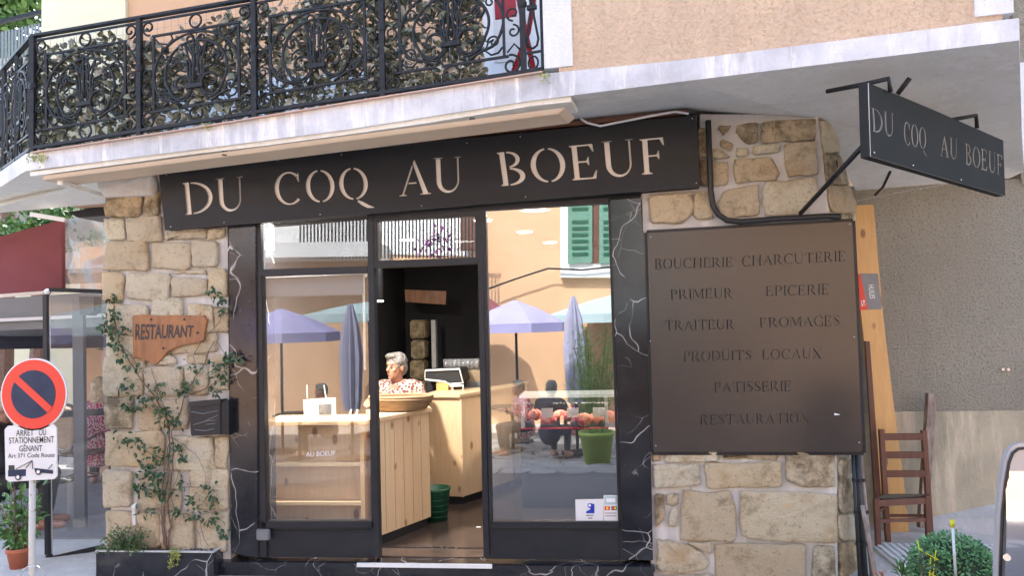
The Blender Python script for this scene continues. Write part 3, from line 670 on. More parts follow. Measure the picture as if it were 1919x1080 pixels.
fr = M['frame']
FZ = lambda *a: a
def frame_part(name, rects, parent, Yf=-.02, Yb=.05, mt=None):
    m = MB()
    for x0, y0, x1, y1 in rects: m.prism([U(x0, y0, Yf), U(x1, y0 - (x1-x0)*.03, Yf), U(x1+(y1-y0)*.025, y1, Yf), U(x0+(y1-y0)*.025, y1, Yf)], (0, Yb-Yf, 0))
    return m.build(name, mt or fr, parent)
def qf(name, qs, parent, Yf=-.02, Yb=.05, mt=None):
    m = MB()
    for q in qs: m.prism([U(x, y, Yf) for x, y in q], (0, Yb-Yf, 0))
    return m.build(name, mt or fr, parent, bevel=.003)
# left window
lw = thing('left_shop_window', 'tall dark framed shop window left of the open door with roller blind inside', 'window', U(585, 1045))
fo = qf('window_frame', [[(478, 418), (488, 418), (500, 1046), (484, 1046)], [(688, 400), (699, 400), (711, 1046), (697, 1046)], [(488, 505), (689, 499), (689, 512), (488, 518)], [(488, 979), (700, 978), (701, 990), (490, 991)]], lw)
MB().box((U(492, 1000).x, .0, U(600, 1046).z), (U(702, 1000).x, .03, U(600, 990).z)).build('bottom_panel', fr, lw)
qf('panel_moulding', [[(493, 996), (697, 994), (697, 999), (493, 1001)]], lw, -.005, .0)
def pane(q, Y, parent, mt, name='pane'): m = MB(); m.prism([U(x, y, Y) for x, y in q], (0, .004, 0)); return m.build(name, mt, parent)
pane([(488, 515), (690, 509), (699, 982), (494, 984)], .015, lw, M['glass_left'])
pane([(484, 415), (690, 402), (691, 506), (486, 512)], .015, lw, M['glass_left'])
MB().box((U(486, 1012).x, -.05, U(497, 1010).z), (U(510, 1000).x, -.0201, U(497, 990).z)).build('lock', M['grey_metal'], lw, bevel=.006)
# door transom
tr = thing('door_transom', 'dark framed transom pane above the open shop door', 'window', U(800, 497))
qf('transom_frame', [[(699, 400), (898, 388), (898, 404), (699, 414)], [(699, 489), (902, 482), (903, 494), (700, 503)], [(699, 412), (707, 412), (708, 491), (699, 491)], [(890, 402), (899, 402), (901, 484), (891, 484)]], tr, -.015, .05)
pane([(705, 408), (893, 398), (893, 486), (706, 492)], .02, tr, M['glass_shop'])
# right window
rw = thing('right_shop_window', 'large reflective shop window right of the open door showing the orange house', 'window', U(1030, 1048))
qf('window_frame', [[(893, 385), (904, 384), (917, 1046), (906, 1046)], [(904, 384), (910, 384), (922, 980), (917, 984)], [(1139, 372), (1144, 372), (1164, 984), (1159, 984)], [(917, 979), (1164, 979), (1164, 992), (917, 992)], [(904, 384), (1143, 371), (1143, 380), (904, 394)], [(1161, 984), (1167, 984), (1168, 1050), (1163, 1050)]], rw)
MB().box((U(917, 1000).x, .0, U(1000, 1049).z), (U(1164, 1000).x, .03, U(1000, 990).z)).build('bottom_panel', fr, rw)
pane([(908, 390), (1141, 379), (1161, 983), (918, 983)], .015, rw, M['glass_shop'])
# open door leaf swung inwards on the left
MB().box((U(700, 700, .06).x, .051, .005), (U(703, 700, .06).x, .11, 1.98)).build('door_jamb', fr, lw)

# ------------------------------------------------------------------ interior shell
struct(MB().box((-3.25, .08, -.09), (1.44, 6.4, 0)), 'interior_floor', M['floor'])
struct(MB().box((-3.25, .1, 2.55), (1.6, 6.4, 2.6)), 'ceiling', M['interior_dark'])
struct(MB().box((-3.29, .12, 0), (-2.62, 6.4, 2.55)), 'interior_wall_left', M['interior_dark'])
struct(MB().box((-2.62, 5.0, 0), (1.6, 5.1, 2.55)), 'interior_wall_back', M['interior_dark'])
struct(MB().box((1.45, .52, 0), (1.5, 5.0, 2.55)), 'interior_wall_right', M['interior_dark'])
MB().box((-2.6, .051, 2.43), (1.4, .12, 2.6)).build('lintel', M['interior_dark'], shop)

# ------------------------------------------------------------------ signs
sg = thing('fascia_sign', 'long black stencil cut sign reading DU COQ AU BOEUF over the shopfront', 'sign', U(800, 390, -.1))
Ys = -.11
ptS = lambda x, y: U(x, y, Ys)
outer = [(297, 320), (640, 284), (970, 250), (1305, 215), (1313, 350), (980, 376), (640, 405), (309, 432)]
L = []
for s, q in (('DU', [(341, 343), (459, 332), (461, 393), (347, 403)]), ('COQ', [(512, 324), (697, 312), (703, 371), (516, 386)]), ('AU', [(747, 302), (868, 295), (870, 358), (750, 368)]), ('BOEUF', [(930, 286), (1252, 256), (1256, 323), (939, 349)])):
    L += text_loops(s, q, .1)
plate_mesh(outer, L, ptS, (0, .004, 0)).build('face_plate', M['plate'], sg)
m = MB(); m.prism([U(x, y, Ys+.012) for x, y in [(305, 325), (1298, 222), (1306, 345), (314, 426)]], (0, .01, 0)); m.build('backing', M['cream'], sg)
m = MB()
for a, b in zip([(298, 320), (1304, 215), (1312, 350), (310, 431)], [(1304, 215), (1312, 350), (310, 431), (298, 320)]):
    A, B = U(*a, Ys+.0045), U(*b, Ys+.0045); m.add([A, B, B+Vector((0, .09, 0)), A+Vector((0, .09, 0))], [(0, 1, 2, 3)])
m.build('return_edge', M['plate'], sg)
screws([(312, 328), (640, 290), (975, 256), (1297, 222), (1305, 343), (985, 369), (790, 386), (600, 402), (420, 417), (320, 425), (875, 268), (520, 301)], Ys-.002, sg, .005)
# thin brown timber batten above the sign
m = MB(); m.bar(U(500, 292, -.06), U(1288, 211, -.06), .06, .03); bt = m.build('timber_batten', M['brown_wood']); tag(bt, 'thin red brown timber batten along the top of the black fascia sign', 'batten')

mbd = thing('menu_board', 'large square brown black board listing BOUCHERIE CHARCUTERIE and other trades', 'sign', U(1415, 848, -.05))
Ym = -.06; tx = []
for s, q in (('BOUCHERIE', [(1227, 485), (1374, 482), (1374, 500), (1227, 505)]), ('CHARCUTERIE', [(1390, 480), (1586, 470), (1586, 489), (1390, 500)]), ('PRIMEUR', [(1256, 543), (1374, 540), (1374, 559), (1257, 561)]), ('EPICERIE', [(1435, 537), (1555, 532), (1555, 552), (1435, 555)]),
             ('TRAITEUR', [(1245, 601), (1377, 599), (1377, 617), (1246, 620)]), ('FROMAGES', [(1423, 596), (1575, 591), (1575, 611), (1424, 614)]), ('PRODUITS', [(1281, 659), (1409, 656), (1409, 675), (1281, 678)]), ('LOCAUX', [(1428, 656), (1540, 653), (1540, 672), (1428, 674)]),
             ('PATISSERIE', [(1338, 717), (1484, 714), (1484, 733), (1339, 736)]), ('RESTAURATION', [(1312, 778), (1517, 774), (1517, 793), (1312, 797)])):
    tx += text_loops(s, q, .07)
o8 = [(1213, 437), (1405, 426), (1597, 415), (1607, 632), (1617, 848), (1421, 848), (1225, 848), (1219, 642)]
plate_mesh(o8, tx, lambda x, y: U(x, y, Ym), (0, .0055, 0)).build('face_plate', M['board'], mbd)
m = MB(); m.prism([U(x, y, Ym+.008) for x, y in [(1216, 440), (1594, 418), (1614, 845), (1228, 845)]], (0, .02, 0)); m.build('backing', mat('grey brown backing', (.012, .011, .010), (.02, .018, .016), .7, 3, bstr=0), mbd)
m = MB()
for a, b in zip([(1212, 436), (1598, 414), (1618, 849), (1224, 849)], [(1598, 414), (1618, 849), (1224, 849), (1212, 436)]):
    m.bar(U(*a, Ym+.02), U(*b, Ym+.02), .03, .008, (0, 1, 0))
m.build('edge_frame', M['frame'], mbd)
screws([(1219, 444), (1592, 420), (1219, 640), (1601, 632), (1229, 836), (1610, 830)], Ym-.002, mbd, .005)
m = MB(); c = U(1567, 777, Ym-.001); m.tube([c+Vector((-.012, 0, 0)), c+Vector((.022, 0, -.003))], [.008, .002], 6); m.build('scuff', M['ink_white'], mbd)

# projecting sign
bs = thing('projecting_sign', 'black projecting sign reading DU COQ AU BOEUF hanging under the right soffit', 'sign', U(1640, 290, -1.05))
PA, PB = U(1627, 160, -1.1), U(1883, 268, .05)
def ptB(u, v, d=0):   # u along, v down in px-interpolated edges
    tl, bl, tr_, br = U(1628, 155, -1.1), U(1632, 293, -1.1), U(1880, 263, .05), U(1884, 367, .05)
    a = tl.lerp(tr_, u); b = bl.lerp(br, u); return a.lerp(b, v)
# perspective-true spacing: u in world along the plate
tl, tr_, bl, br = ptB(0, 0), ptB(1, 0), ptB(0, 1), ptB(1, 1)
nB = (tr_-tl).cross(bl-tl).normalized();
if nB.dot(CAM-tl) < 0: nB = -nB
def ray_plate(px, py):
    d = ray(px, py); P = CAM + d*((tl-CAM).dot(nB)/d.dot(nB)); return P
Lb = []
for s, q in (('DU', [(1633, 201), (1676, 215), (1676, 258), (1636, 246)]), ('COQ', [(1693, 226), (1738, 241), (1738, 281), (1695, 271)]), ('AU', [(1762, 252), (1795, 262), (1795, 300), (1763, 292)]), ('BOEUF', [(1809, 268), (1880, 292), (1880, 330), (1810, 308)])):
    Lb += text_loops(s, q, .1)
ob = [(1628, 155), (1750, 206), (1880, 263), (1882, 315), (1884, 367), (1755, 330), (1632, 293), (1630, 224)]
M['plate2'] = mat('matt dark sheet', (.022, .023, .022), (.028, .029, .028), .65, 2, bstr=.03, spec=.12)
plate_mesh(ob, Lb, ray_plate, -nB*.005).build('face_plate', M['plate2'], bs)
th = .05
cs = [ray_plate(1628, 155), ray_plate(1880, 263), ray_plate(1884, 367), ray_plate(1632, 293)]
m = MB()
for i in range(4): a, b = cs[i]-nB*.0033, cs[(i+1) % 4]-nB*.0035; m.add([a, b, b-nB*th, a-nB*th], [(0, 1, 2, 3)])
m.add([c-nB*(th+.001) for c in cs], [(0, 1, 2, 3)])
m.build('box_body', M['plate2'], bs)
m = MB(); m.add([c.lerp(sum(cs, Vector())/4, .03)-nB*.007 for c in cs], [(0, 1, 2, 3)]); m.build('backing', mat('pale inner sheet', (.75, .73, .7), (.04, .04, .04), .4, 5, bstr=0), bs)
for p in ((1637, 286), (1710, 310), (1800, 337)): MB().ball(ray_plate(*p)+nB*.002, .006, 8, 6).build('screw', M['steel'], bs, True)
br_ = M['iron']
A = U(1640, 160, -1.06)
def tb(pts, r=.011, name='bracket', par=bs, mt=None, n=8): return MB().tube(pts, r, n).build(name, mt or br_, par, True)
zs = 2.87
tb([U(1550, 171, -.75), U(1618, 158, -.95), U(1665, 147, -1.0), U(1669, 172, -1.0)], .013)
tb([U(1705, 146, -.9), U(1682, 176, -.85)], .013)
tb([U(1785, 224, -.3), U(1829, 216, -.2), U(1831, 240, -.2)], .012)
tb([U(1628, 262, -.98), U(1500, 400, -.05)], .014, 'stay_rod')
tb([U(1668, 322, .6), U(1655, 350, .9), U(1640, 365, 1.2)], .01, 'stay_rod')

# black conduit
pp = [(1327, 226), (1330, 300), (1332, 355), (1336, 385), (1346, 402), (1362, 413), (1385, 416), (1450, 411), (1550, 405), (1575, 406)]
cdt = MB().tube([U(x, y, -.075) for x, y in pp], .019, 12).build('bent_pipe', M['rubber'], None, True); tag(cdt, 'thick black pipe bending along the stone wall above the brown board', 'pipe')
for p in ((1328, 228), (1331, 340), (1560, 404)): MB().tube([U(*p, -.01), U(*p, -.08)], .012, 8).build('pipe_clip', M['steel'], cdt)
# white cable over sign
pp = [(1088, 222), (1100, 230), (1125, 236), (1170, 227), (1220, 217), (1265, 209), (1290, 213)]
cb = MB().tube([U(x, y, -.14) for x, y in pp], .008, 8).build('white_cable', M['plastic_white'], None, True); tag(cb, 'loose white cable drooping over the top edge of the fascia sign', 'cable')
# awning cassette
m = MB()
a0, a1 = UZ(78, 338, 2.63), UZ(1046, 213, 2.72)
f0, f1 = UZ(82, 329, 2.655), UZ(1044, 199, 2.77)
m.prism([a0, f0, f0+Vector((0.05, .22, 0)), a0+Vector((0.05, .22, 0))], a1-a0)
m.build('awning_cassette', M['beige_metal'], None, bevel=.004); aw = bpy.data.objects['awning_cassette']; tag(aw, 'long beige awning housing mounted under the balcony slab above the black sign', 'awning box')
for t in (.4, .86): MB().bar((f0.lerp(f1, t))+Vector((0, -.008, -.03)), (f0.lerp(f1, t))+Vector((0.004, -.008, .0)), .004, .03, (1, 0, 0)).build('seam', M['rubber'], aw)
arm = MB().bar(UZ(112, 342, 2.62), UZ(196, 368, 2.60), .04, .03).build('support_arm', M['soffit'], aw)
# black drain pipes at right corner
for i, (xa, ya, xb, yb, Y, r, mt, lb) in enumerate([(1598, 850, 1612, 1100, .0, .011, 'rubber', 'thin black cable bundle down the right pier corner'), (1604, 850, 1622, 1100, .05, .022, 'rubber', 'thick black downpipe beside the right stone pier'), (1612, 850, 1636, 1100, .1, .014, 'old_wood', 'narrow pale conduit right of the black downpipe')]):
    o = MB().tube([U(xa, ya, Y), U((xa+xb)/2, (ya+yb)/2, Y), U(xb, yb, Y)], r, 8).build('downpipe', M[mt], None, True); tag(o, lb, 'pipe')
    for yy in (900, 960, 1020): MB().tube([U(xa+(xb-xa)*(yy-850)/250, yy-3, Y), U(xa+(xb-xa)*(yy-850)/250, yy+3, Y)], r*1.35, 8).build('clip', M['frame'], o)

# ------------------------------------------------------------------ balcony railing
rl = thing('balcony_railing', 'black wrought iron balcony railing with scrolls and rings above the shop sign', 'railing', UL(640, 190, LF, -.06))
ROFF = -.05
sp = [(62, 283), (262, 251), (478, 217), (718, 180), (982, 142), (1018, 136)]
tpz = [(60, 68), (258, 34), (474, -3), (712, -48), (975, -98), (1016, -106)]
Bp = [UL(x, y, LF, ROFF) for x, y in sp]; Tp = [UL(x, y, LF, ROFF) for x, y in tpz]
Tp = [Vector((b.x, b.y, t.z)) for b, t in zip(Bp, Tp)]
dirL = (Bp[-1]-Bp[0]); dirL.z = 0; dirL.normalize(); nL = Vector((dirL.y, -dirL.x, 0))
for i, (b, t) in enumerate(zip(Bp, Tp)):
    m = MB().bar(b-Vector((0, 0, .02)), t, .034 if i < 5 else .02, .034 if i < 5 else .02); o = m.build('post', M['iron'], rl, bevel=.002)
    if i < 5: MB().ball(b.lerp(t, .56), (.028, .028, .035), 10, 8).build('post_collar', M['iron'], o, True)
for i in range(5):
    MB().bar(Tp[i], Tp[i+1], .04, .016).build('handrail', M['iron'], rl)
    MB().bar(Tp[i]-Vector((0, 0, .032)), Tp[i+1]-Vector((0, 0, .032)), .014, .012).build('under_rail', M['iron'], rl)
    MB().bar(Bp[i]+Vector((0, 0, .02)), Bp[i+1]+Vector((0, 0, .02)), .034, .02).build('foot_rail', M['iron'], rl)
def spiral(cx, cy, r0, r1, a0, turns, n=26):
    return [(cx+(r0+(r1-r0)*i/n)*math.cos(a0+turns*2*PI*i/n), cy+(r0+(r1-r0)*i/n)*math.sin(a0+turns*2*PI*i/n)) for i in range(n+1)]
def panel(b0, b1, t0, t1, mirror=False):
    W_ = (b1-b0).length; H_ = ((t0-b0).length+(t1-b1).length)/2
    pt = lambda x, y: (b0.lerp(b1, x/W_)).lerp(t0.lerp(t1, x/W_), y/H_)
    pan = MB(); pan.bar(pt(.1*W_, .17*H_), pt(.9*W_, .17*H_), .014, .014); pan.bar(pt(.12*W_, .82*H_), pt(.88*W_, .82*H_), .014, .014)
    for s in (.13, .87): pan.bar(pt(s*W_, .18*H_), pt(s*W_, .8*H_), .016, .016)
    po = pan.build('scroll_panel', M['iron'], rl)
    def t(name, pts, r=.0092, flip=True):
        for sgn in ((0, 1) if flip else (0,)):
            P = [pt(W_-x if sgn else x, y) for x, y in pts]
            MB().tube(P, r, 6).build(name, M['iron'], po, True)
    cx = W_/2; s = W_
    # outer and inner horseshoe, ending in scrolls
    t('scroll', [(cx+.37*s*math.cos(math.radians(a))*(-1), .47*H_+.33*H_*math.sin(math.radians(a))) for a in range(90, -40, -8)]+[( .30*s, .235*H_), (.37*s, .19*H_)])
    R_ = .27*s
    t('scroll', [(cx-R_*math.cos(math.radians(a)), .47*H_+.26*H_*math.sin(math.radians(a))) for a in range(88, -30, -8)]+spiral(cx-.13*s, .36*H_, .115*s, .018*s, math.radians(215), 1.25)[1:])
    # fan of bars from the collar
    for dx, top, bend in ((0.02, .74, 0), (.07, .68, .045), (.11, .56, .1)):
        p = [(cx-.012*s-dx*s*.25, .33*H_), (cx-.02*s-dx*s*.4, .42*H_), (cx-dx*s*.7, .54*H_), (cx-dx*s-bend*s*.4, top*H_)]
        q = spiral(cx-dx*s-bend*s*.4-.035*s, top*H_, .035*s, .008*s, 0, .9, 12); t('scroll', p+q[1:], .008)
    t('scroll', [(cx-.03*s, .34*H_), (cx-.05*s, .28*H_), (cx-.10*s, .22*H_), (cx-.17*s, .235*H_), (cx-.19*s, .28*H_)], .008)
    MB().bar(pt(cx-.07*s, .335*H_)+nL*.006, pt(cx+.07*s, .335*H_)+nL*.006, .026, .03).build('collar', M['iron'], po, bevel=.003)
    t('scroll', spiral(cx-.2*s, .56*H_, .05*s, .01*s, math.radians(30), 1.3), .0065); t('scroll', [(.14*s, .25*H_), (.17*s, .21*H_), (.22*s, .2*H_), (.26*s, .24*H_), (.24*s, .3*H_), (.2*s, .32*H_)], .0065)
    t('scroll', [(cx-.005*s, .35*H_), (cx-.06*s, .46*H_), (cx-.15*s, .5*H_), (cx-.2*s, .46*H_)], .0065); t('scroll', [(cx-.005*s, .4*H_), (cx-.03*s, .6*H_), (cx-.1*s, .72*H_)], .0065)
    t('scroll', [(.015*s, .2*H_), (.06*s, .26*H_), (.11*s, .2*H_)], .006); t('scroll', [(.015*s, .62*H_), (.06*s, .7*H_), (.11*s, .78*H_)], .006)
    def ring(x, y, r, tr=.007): MB().tube([pt(x+r*math.cos(2*PI*i/18), y+r*math.sin(2*PI*i/18)) for i in range(18)], tr, 6, closed=True).build('ring', M['iron'], po, True)
    ring(cx, .1*H_, .055*s); ring(cx, .895*H_, .05*s); ring(cx, .655*H_, .04*s)
    t('scroll', spiral(.085*s, .1*H_, .07*s, .012*s, math.radians(80), 1.4), .007)
    t('scroll', spiral(.2*s, .3*H_, .045*s, .01*s, 0, 1.2), .006)
    t('scroll', spiral(.085*s, .9*H_, .06*s, .012*s, math.radians(-80), -1.3), .007)
    t('scroll', [(.12*s, .82*H_), (.18*s, .75*H_), (.26*s, .73*H_), (.30*s, .77*H_), (.28*s, .82*H_)], .0065)
    t('scroll', spiral(.065*s, .5*H_, .05*s, .012*s, math.radians(-90), 1.1), .006)
    t('scroll', spiral(.065*s, .36*H_, .045*s, .012*s, math.radians(90), 1.1), .006)
    t('scroll', spiral(.78*s, .62*H_, .04*s, .01*s, 0, 1.2), .006)
for i in range(4): panel(Bp[i], Bp[i+1], Tp[i], Tp[i+1])
# narrow last bay: long lyre bars
b0, b1, t0, t1 = Bp[4], Bp[5], Tp[4], Tp[5]
pt = lambda x, y: b0.lerp(b1, x).lerp(t0.lerp(t1, x), y)
lyre = MB().bar(pt(.1, .17), pt(.95, .17), .012, .012).build('lyre_panel', M['iron'], rl)
for sg_ in (1, -1): MB().tube([pt(.5+sg_*x, y) for x, y in [(0, .2), (.22, .22), (.3, .27), (.2, .36), (.1, .45), (.06, .55), (.12, .7), (.25, .82)]], .007, 6).build('scroll', M['iron'], lyre, True)
MB().tube([pt(.5+.25*math.cos(i*PI/8), .09+.05*math.sin(i*PI/8)) for i in range(16)], .006, 6, closed=True).build('ring', M['iron'], lyre, True)
MB().bar(pt(.25, .52), pt(.75, .52), .025, .025).build('collar', M['iron'], lyre)
# return of the railing round the left corner
rc0 = Bp[0]; dL = (l_b[1]-l_b[0]); dL.z = 0; dL.normalize()
r0b = rc0+dL*.04; r1b = rc0+dL*1.3; hv = Vector((0, 0, (Tp[0]-Bp[0]).z))
for t_ in (0.0, .33, .66, 1.0): MB().bar(r0b.lerp(r1b, t_), r0b.lerp(r1b, t_)+hv, .026, .026).build('post', M['iron'], rl)
MB().bar(r0b+hv, r1b+hv, .04, .016).build('handrail', M['iron'], rl); MB().bar(r0b+Vector((0, 0, .02)), r1b+Vector((0, 0, .02)), .03, .02).build('foot_rail', M['iron'], rl)
nL_save = nL
panel(r0b.lerp(r1b, 0), r0b.lerp(r1b, .5), r0b+hv, r0b.lerp(r1b, .5)+hv); panel(r0b.lerp(r1b, .5), r1b, r0b.lerp(r1b, .5)+hv, r1b+hv)

# ------------------------------------------------------------------ leaves
def leaf_mesh(name, m, L_=1, W_=.5, bend=.15):
    me = bpy.data.meshes.new(name)
    vs = [(0, 0, 0), (-.5*W_, .35, .06), (0, .35, -.02), (.5*W_, .35, .06), (-.38*W_, .7, .02), (0, .72, -.05), (.38*W_, .7, .02), (0, 1, -bend)]
    fs = [(0, 2, 1), (0, 3, 2), (1, 2, 5, 4), (2, 3, 6, 5), (4, 5, 7), (5, 6, 7)]
    me.from_pydata([Vector(v)*L_ for v in vs], [], fs); me.materials.append(m); return me
def rot_to(d, roll_):
    return d.to_track_quat('Y', 'Z').to_matrix().to_4x4() @ Matrix.Rotation(roll_, 4, 'Y')
def leaf_cloud(me, mats_pts, name, m, parent, kind='stuff'):
    """many leaves joined; mats_pts = list of 4x4 (world)"""
    mb = MB(); V = [v.co.copy() for v in me.vertices]; F = [tuple(p.vertices) for p in me.polygons]
    for X in mats_pts: mb.add([X @ v for v in V], F)
    off = root_of(parent).location if parent else Vector()
    me2 = bpy.data.meshes.new(name); me2.from_pydata([v-off for v in mb.v], [], mb.f); me2.materials.append(m)
    o = bpy.data.objects.new(name, me2); COL.objects.link(o)
    if parent: o.parent = parent
    if kind: o['kind'] = kind
    return o
rv = random.Random(5)
def rand_dir(r=rv, zb=0): 
    while 1:
        v = Vector((r.uniform(-1, 1), r.uniform(-1, 1), r.uniform(-1, 1)+zb))
        if .1 < v.length < 1.6: return v.normalized()
hd = thing('artificial_hedge', 'screen of khaki artificial leaves tied behind the wrought iron balcony railing', 'artificial hedge', Bp[2]+Vector((0, .12, 0)))
lf_a = [leaf_mesh('leaf', M['leaf_fake'], 1, w_, b_) for w_, b_ in ((.5, .1), (.6, .25), (.42, .0))]; lf_p = [leaf_mesh('leaf', M['leaf_pale'], 1, .5, .2)]
allm = []
Hh = (Tp[0]-Bp[0]).z; LEN = 3.62
def hpt(s, v, d):
    b = Bp[0].lerp(Bp[-1], s); t = Tp[0].lerp(Tp[-1], s); return b.lerp(t, v) - nL*d
n_ = 0
while n_ < 4300:
    s = rv.uniform(-.01, .893); v = rv.uniform(.02, .93); px = 62+s*956
    if 235 < px < 440 and v > .76+.08*math.sin(px*.05) and rv.random() < .93: continue
    if px < 235 and v > .9 and rv.random() < .6: continue
    if noise.noise(Vector((s*16, v*5, 2))) > .3 and rv.random() < .7: continue
    d = rv.uniform(.03, .12); c = hpt(s, v, d); dr_ = rand_dir(); dr_.y -= .2
    X = Matrix.Translation(c) @ rot_to(dr_.normalized(), rv.uniform(0, 6.28)) @ Matrix.Scale(rv.uniform(.045, .085), 4); allm.append((d, X)); n_ += 1
for k in range(420):
    c = r0b.lerp(r1b, rv.uniform(0, 1))+Vector((.05, .05, rv.uniform(.03, .8))); allm.append((.12, Matrix.Translation(c) @ rot_to(rand_dir(), rv.uniform(0, 6.28)) @ Matrix.Scale(rv.uniform(.055, .09), 4)))
allm.sort(key=lambda a: a[0])
for i, (d, X) in enumerate(allm[:290]): inst((rv.choice(lf_a) if rv.random() < .8 else lf_p[0]), 'leaf', hd, X)
rest = [X for d, X in allm[290:]]
leaf_cloud(lf_a[1], rest[::2]+rest[1::4], 'leaf_mass', M['leaf_fake'], hd); leaf_cloud(lf_p[0], rest[3::4], 'pale_leaf_mass', M['leaf_pale'], hd)
m = MB()
for i in range(60): s = i/60*.9; m.tube([hpt(s, .02, .03), hpt(s+.002, .97, .03)], .0011, 3, caps=False)
for i in range(16): v = .03+i*.062; m.tube([hpt(0, v, .028), hpt(.3, v-.008, .03), hpt(.6, v+.006, .028), hpt(.9, v, .03)], .0011, 3, caps=False)
m.build('wire_net', M['steel'], hd)
# weeds on the slab edge
for (x, y, n_w, r_) in ((78, 296, 70, .05), (62, 292, 40, .04), (388, 236, 40, .03), (1022, 140, 30, .03)):
    wd = thing('slab_weed', {78: 'larger green weed tuft growing on the left corner of the balcony slab', 62: 'small dry weed tuft at the very corner of the slab below the railing', 388: 'tiny dry weed under the second railing bay', 1022: 'small weed where the railing meets the white wall'}[x], 'weed', UL(x, y, LF, .02))
    c = wd.location.copy(); ms = [Matrix.Translation(c+Vector((rv.gauss(0, r_*.6), rv.uniform(-.02, .03), rv.gauss(-.005, r_*.45)))) @ rot_to(rand_dir(), rv.uniform(0, 6)) @ Matrix.Scale(rv.uniform(.012, .022), 4) for _ in range(n_w)]
    leaf_cloud(lf_a[0], ms, 'foliage', M['leaf_yellow'], wd)
# red folding chair on the balcony
rd = thing('red_folding_chair', 'red metal folding chair leaning by the white balcony door', 'chair', U(985, 130, -.3))
for pts in ([(960, -60), (985, 60), (1000, 130)], [(1010, -60), (990, 60), (962, 134)]): MB().tube([U(x, y, -.3) for x, y in pts], .017, 8).build('leg', M['red_paint'], rd, True)
m = MB(); m.prism([U(x, y, -.32) for x, y in [(925, -15), (965, -20), (968, 28), (928, 35)]], (0, .02, 0)); m.build('seat', M['red_paint'], rd)
MB().tube([U(x, y, -.29) for x, y in [(950, 137), (992, 131)]], .01, 8).build('foot_bar', M['red_paint'], rd, True)

# ------------------------------------------------------------------ far upper left: neighbour terrace, tree, lamp bracket
nb = thing('neighbour_balcony', 'far terrace with thin vertical grey bars behind the balcony corner', 'balcony', U(45, 130, 4.5))
m = MB(); m.prism([U(x, y, 4.6) for x, y in [(-160, 118), (88, 104), (88, 150), (-160, 170)]], (0, .8, 0)); m.build('slab', M['soffit'], nb)
MB().bar(U(-160, 80, 4.5), U(86, 20, 4.5), .05, .05).build('handrail', M['iron'], nb)
for k in range(26):
    x = -70+k*6.2; MB().bar(U(x, 58-.23*x+2, 4.5), U(x, 125, 4.5), .02, .02).build('baluster', M['grey_metal'], nb)
nwh = thing('neighbour_house', 'old pale stone house seen beyond the terrace at far left', 'building', U(20, 640, 7))
MB().box((-16, 7.0, -.1), (-3.6, 9, 3.0)).build('wall', M['mortar'], nwh)
MB().box((-12, 6.97, -.1), (-7.3, 7.0, 2.7)).build('rendered_patch', M['cream_wall'], nwh)
hs = MB().box((-20, 9.2, -.1), (-6.1, 12, 6.2)).build('rear_wall', M['roughcast'], nwh)
ptl = None
def tree(name, label, c, R, h, n, ls=.2, group=None):
    t = thing(name, label, 'tree', (c[0], c[1], -.1)); c = Vector(c)
    MB().tube([(c.x, c.y, -.1), (c.x+.1, c.y, c.z*.5), (c.x, c.y, c.z)], [.16, .12, .06], 8).build('trunk', M['bark'], t)
    r = random.Random(hash(label) % 99 if 0 else len(label)); ms = []
    cl = [c+Vector((r.gauss(0, R*.5), r.gauss(0, R*.4), r.gauss(0, h*.4))) for _ in range(26)]
    for i in range(n):
        k = r.choice(cl); ms.append(Matrix.Translation(k+Vector((r.gauss(0, R*.16), r.gauss(0, R*.16), r.gauss(0, h*.13)))) @ rot_to(rand_dir(r), r.uniform(0, 6)) @ Matrix.Scale(r.uniform(ls*.6, ls), 4))
    leaf_cloud(lf_a[1], ms, 'crown', M['leaf_light'], t); return t
tq = U(5, 60, 6.2); tree('leafy_tree', 'bright green tree at the top left corner behind the far terrace', tuple(tq), 1.3, 2.3, 6000, .16)
tree('dark_shrub_tree', 'dark green tree beneath the slab above the burgundy awning', tuple(U(65, 420, 5.6)), .7, .45, 2200, .1)

# ------------------------------------------------------------------ left terrace of the neighbour restaurant
tr_g = thing('terrace_awning', 'grey aluminium terrace canopy with burgundy fabric fascia left of the stone pier', 'awning', U(60, 600, 1.0))
def qy(name, q, Ys_, t, mt, parent):
    m = MB(); P = [U(x, y, Y) for (x, y), Y in zip(q, Ys_)]; m.prism(P, (0, t, 0)); return m.build(name, mt, parent)
qy('burgundy_fascia', [(-60, 460), (115, 412), (116, 546), (-60, 562)], [1.0, 1.4, 1.4, 1.0], .05, M['burgundy'], tr_g)
qy('fascia_edge', [(-60, 556), (116, 543), (117, 549), (-60, 563)], [.99, 1.39, 1.39, .99], .01, M['cream'], tr_g)
qy('front_beam', [(-60, 564), (203, 546), (203, 588), (-60, 600)], [1.0, 1.5, 1.5, 1.0], .1, M['grey_metal'], tr_g)
qy('light_strip', [(-60, 600), (203, 588), (203, 594), (-60, 606)], [.97, 1.47, 1.47, .97], .1, M['plastic_white'], tr_g)
qy('lower_beam', [(-60, 606), (203, 594), (203, 612), (-60, 622)], [1.02, 1.5, 1.5, 1.02], .1, M['grey_metal'], tr_g)
qy('inner_shade', [(-60, 622), (205, 608), (205, 652), (-60, 656)], [2.2, 2.6, 2.6, 2.2], .1, M['navy'], tr_g)
m = MB(); P = [U(-60, 622, 1.1), U(203, 612, 1.6)]; Q = [U(-60, 640, 4.2), U(203, 640, 4.2)]; m.add([P[0], P[1], Q[1], Q[0]], [(0, 1, 2, 3)]); m.build('canopy_underside', M['grey_dark'], tr_g)
ps = thing('clear_plastic_sheet', 'crumpled transparent plastic sheet between the burgundy awning and the stone pier', 'plastic sheet', U(160, 540, 1.45))
m = MB(); nx, ny = 14, 16; q = [(116, 412), (204, 398), (204, 546), (118, 548)]
vs = []; 
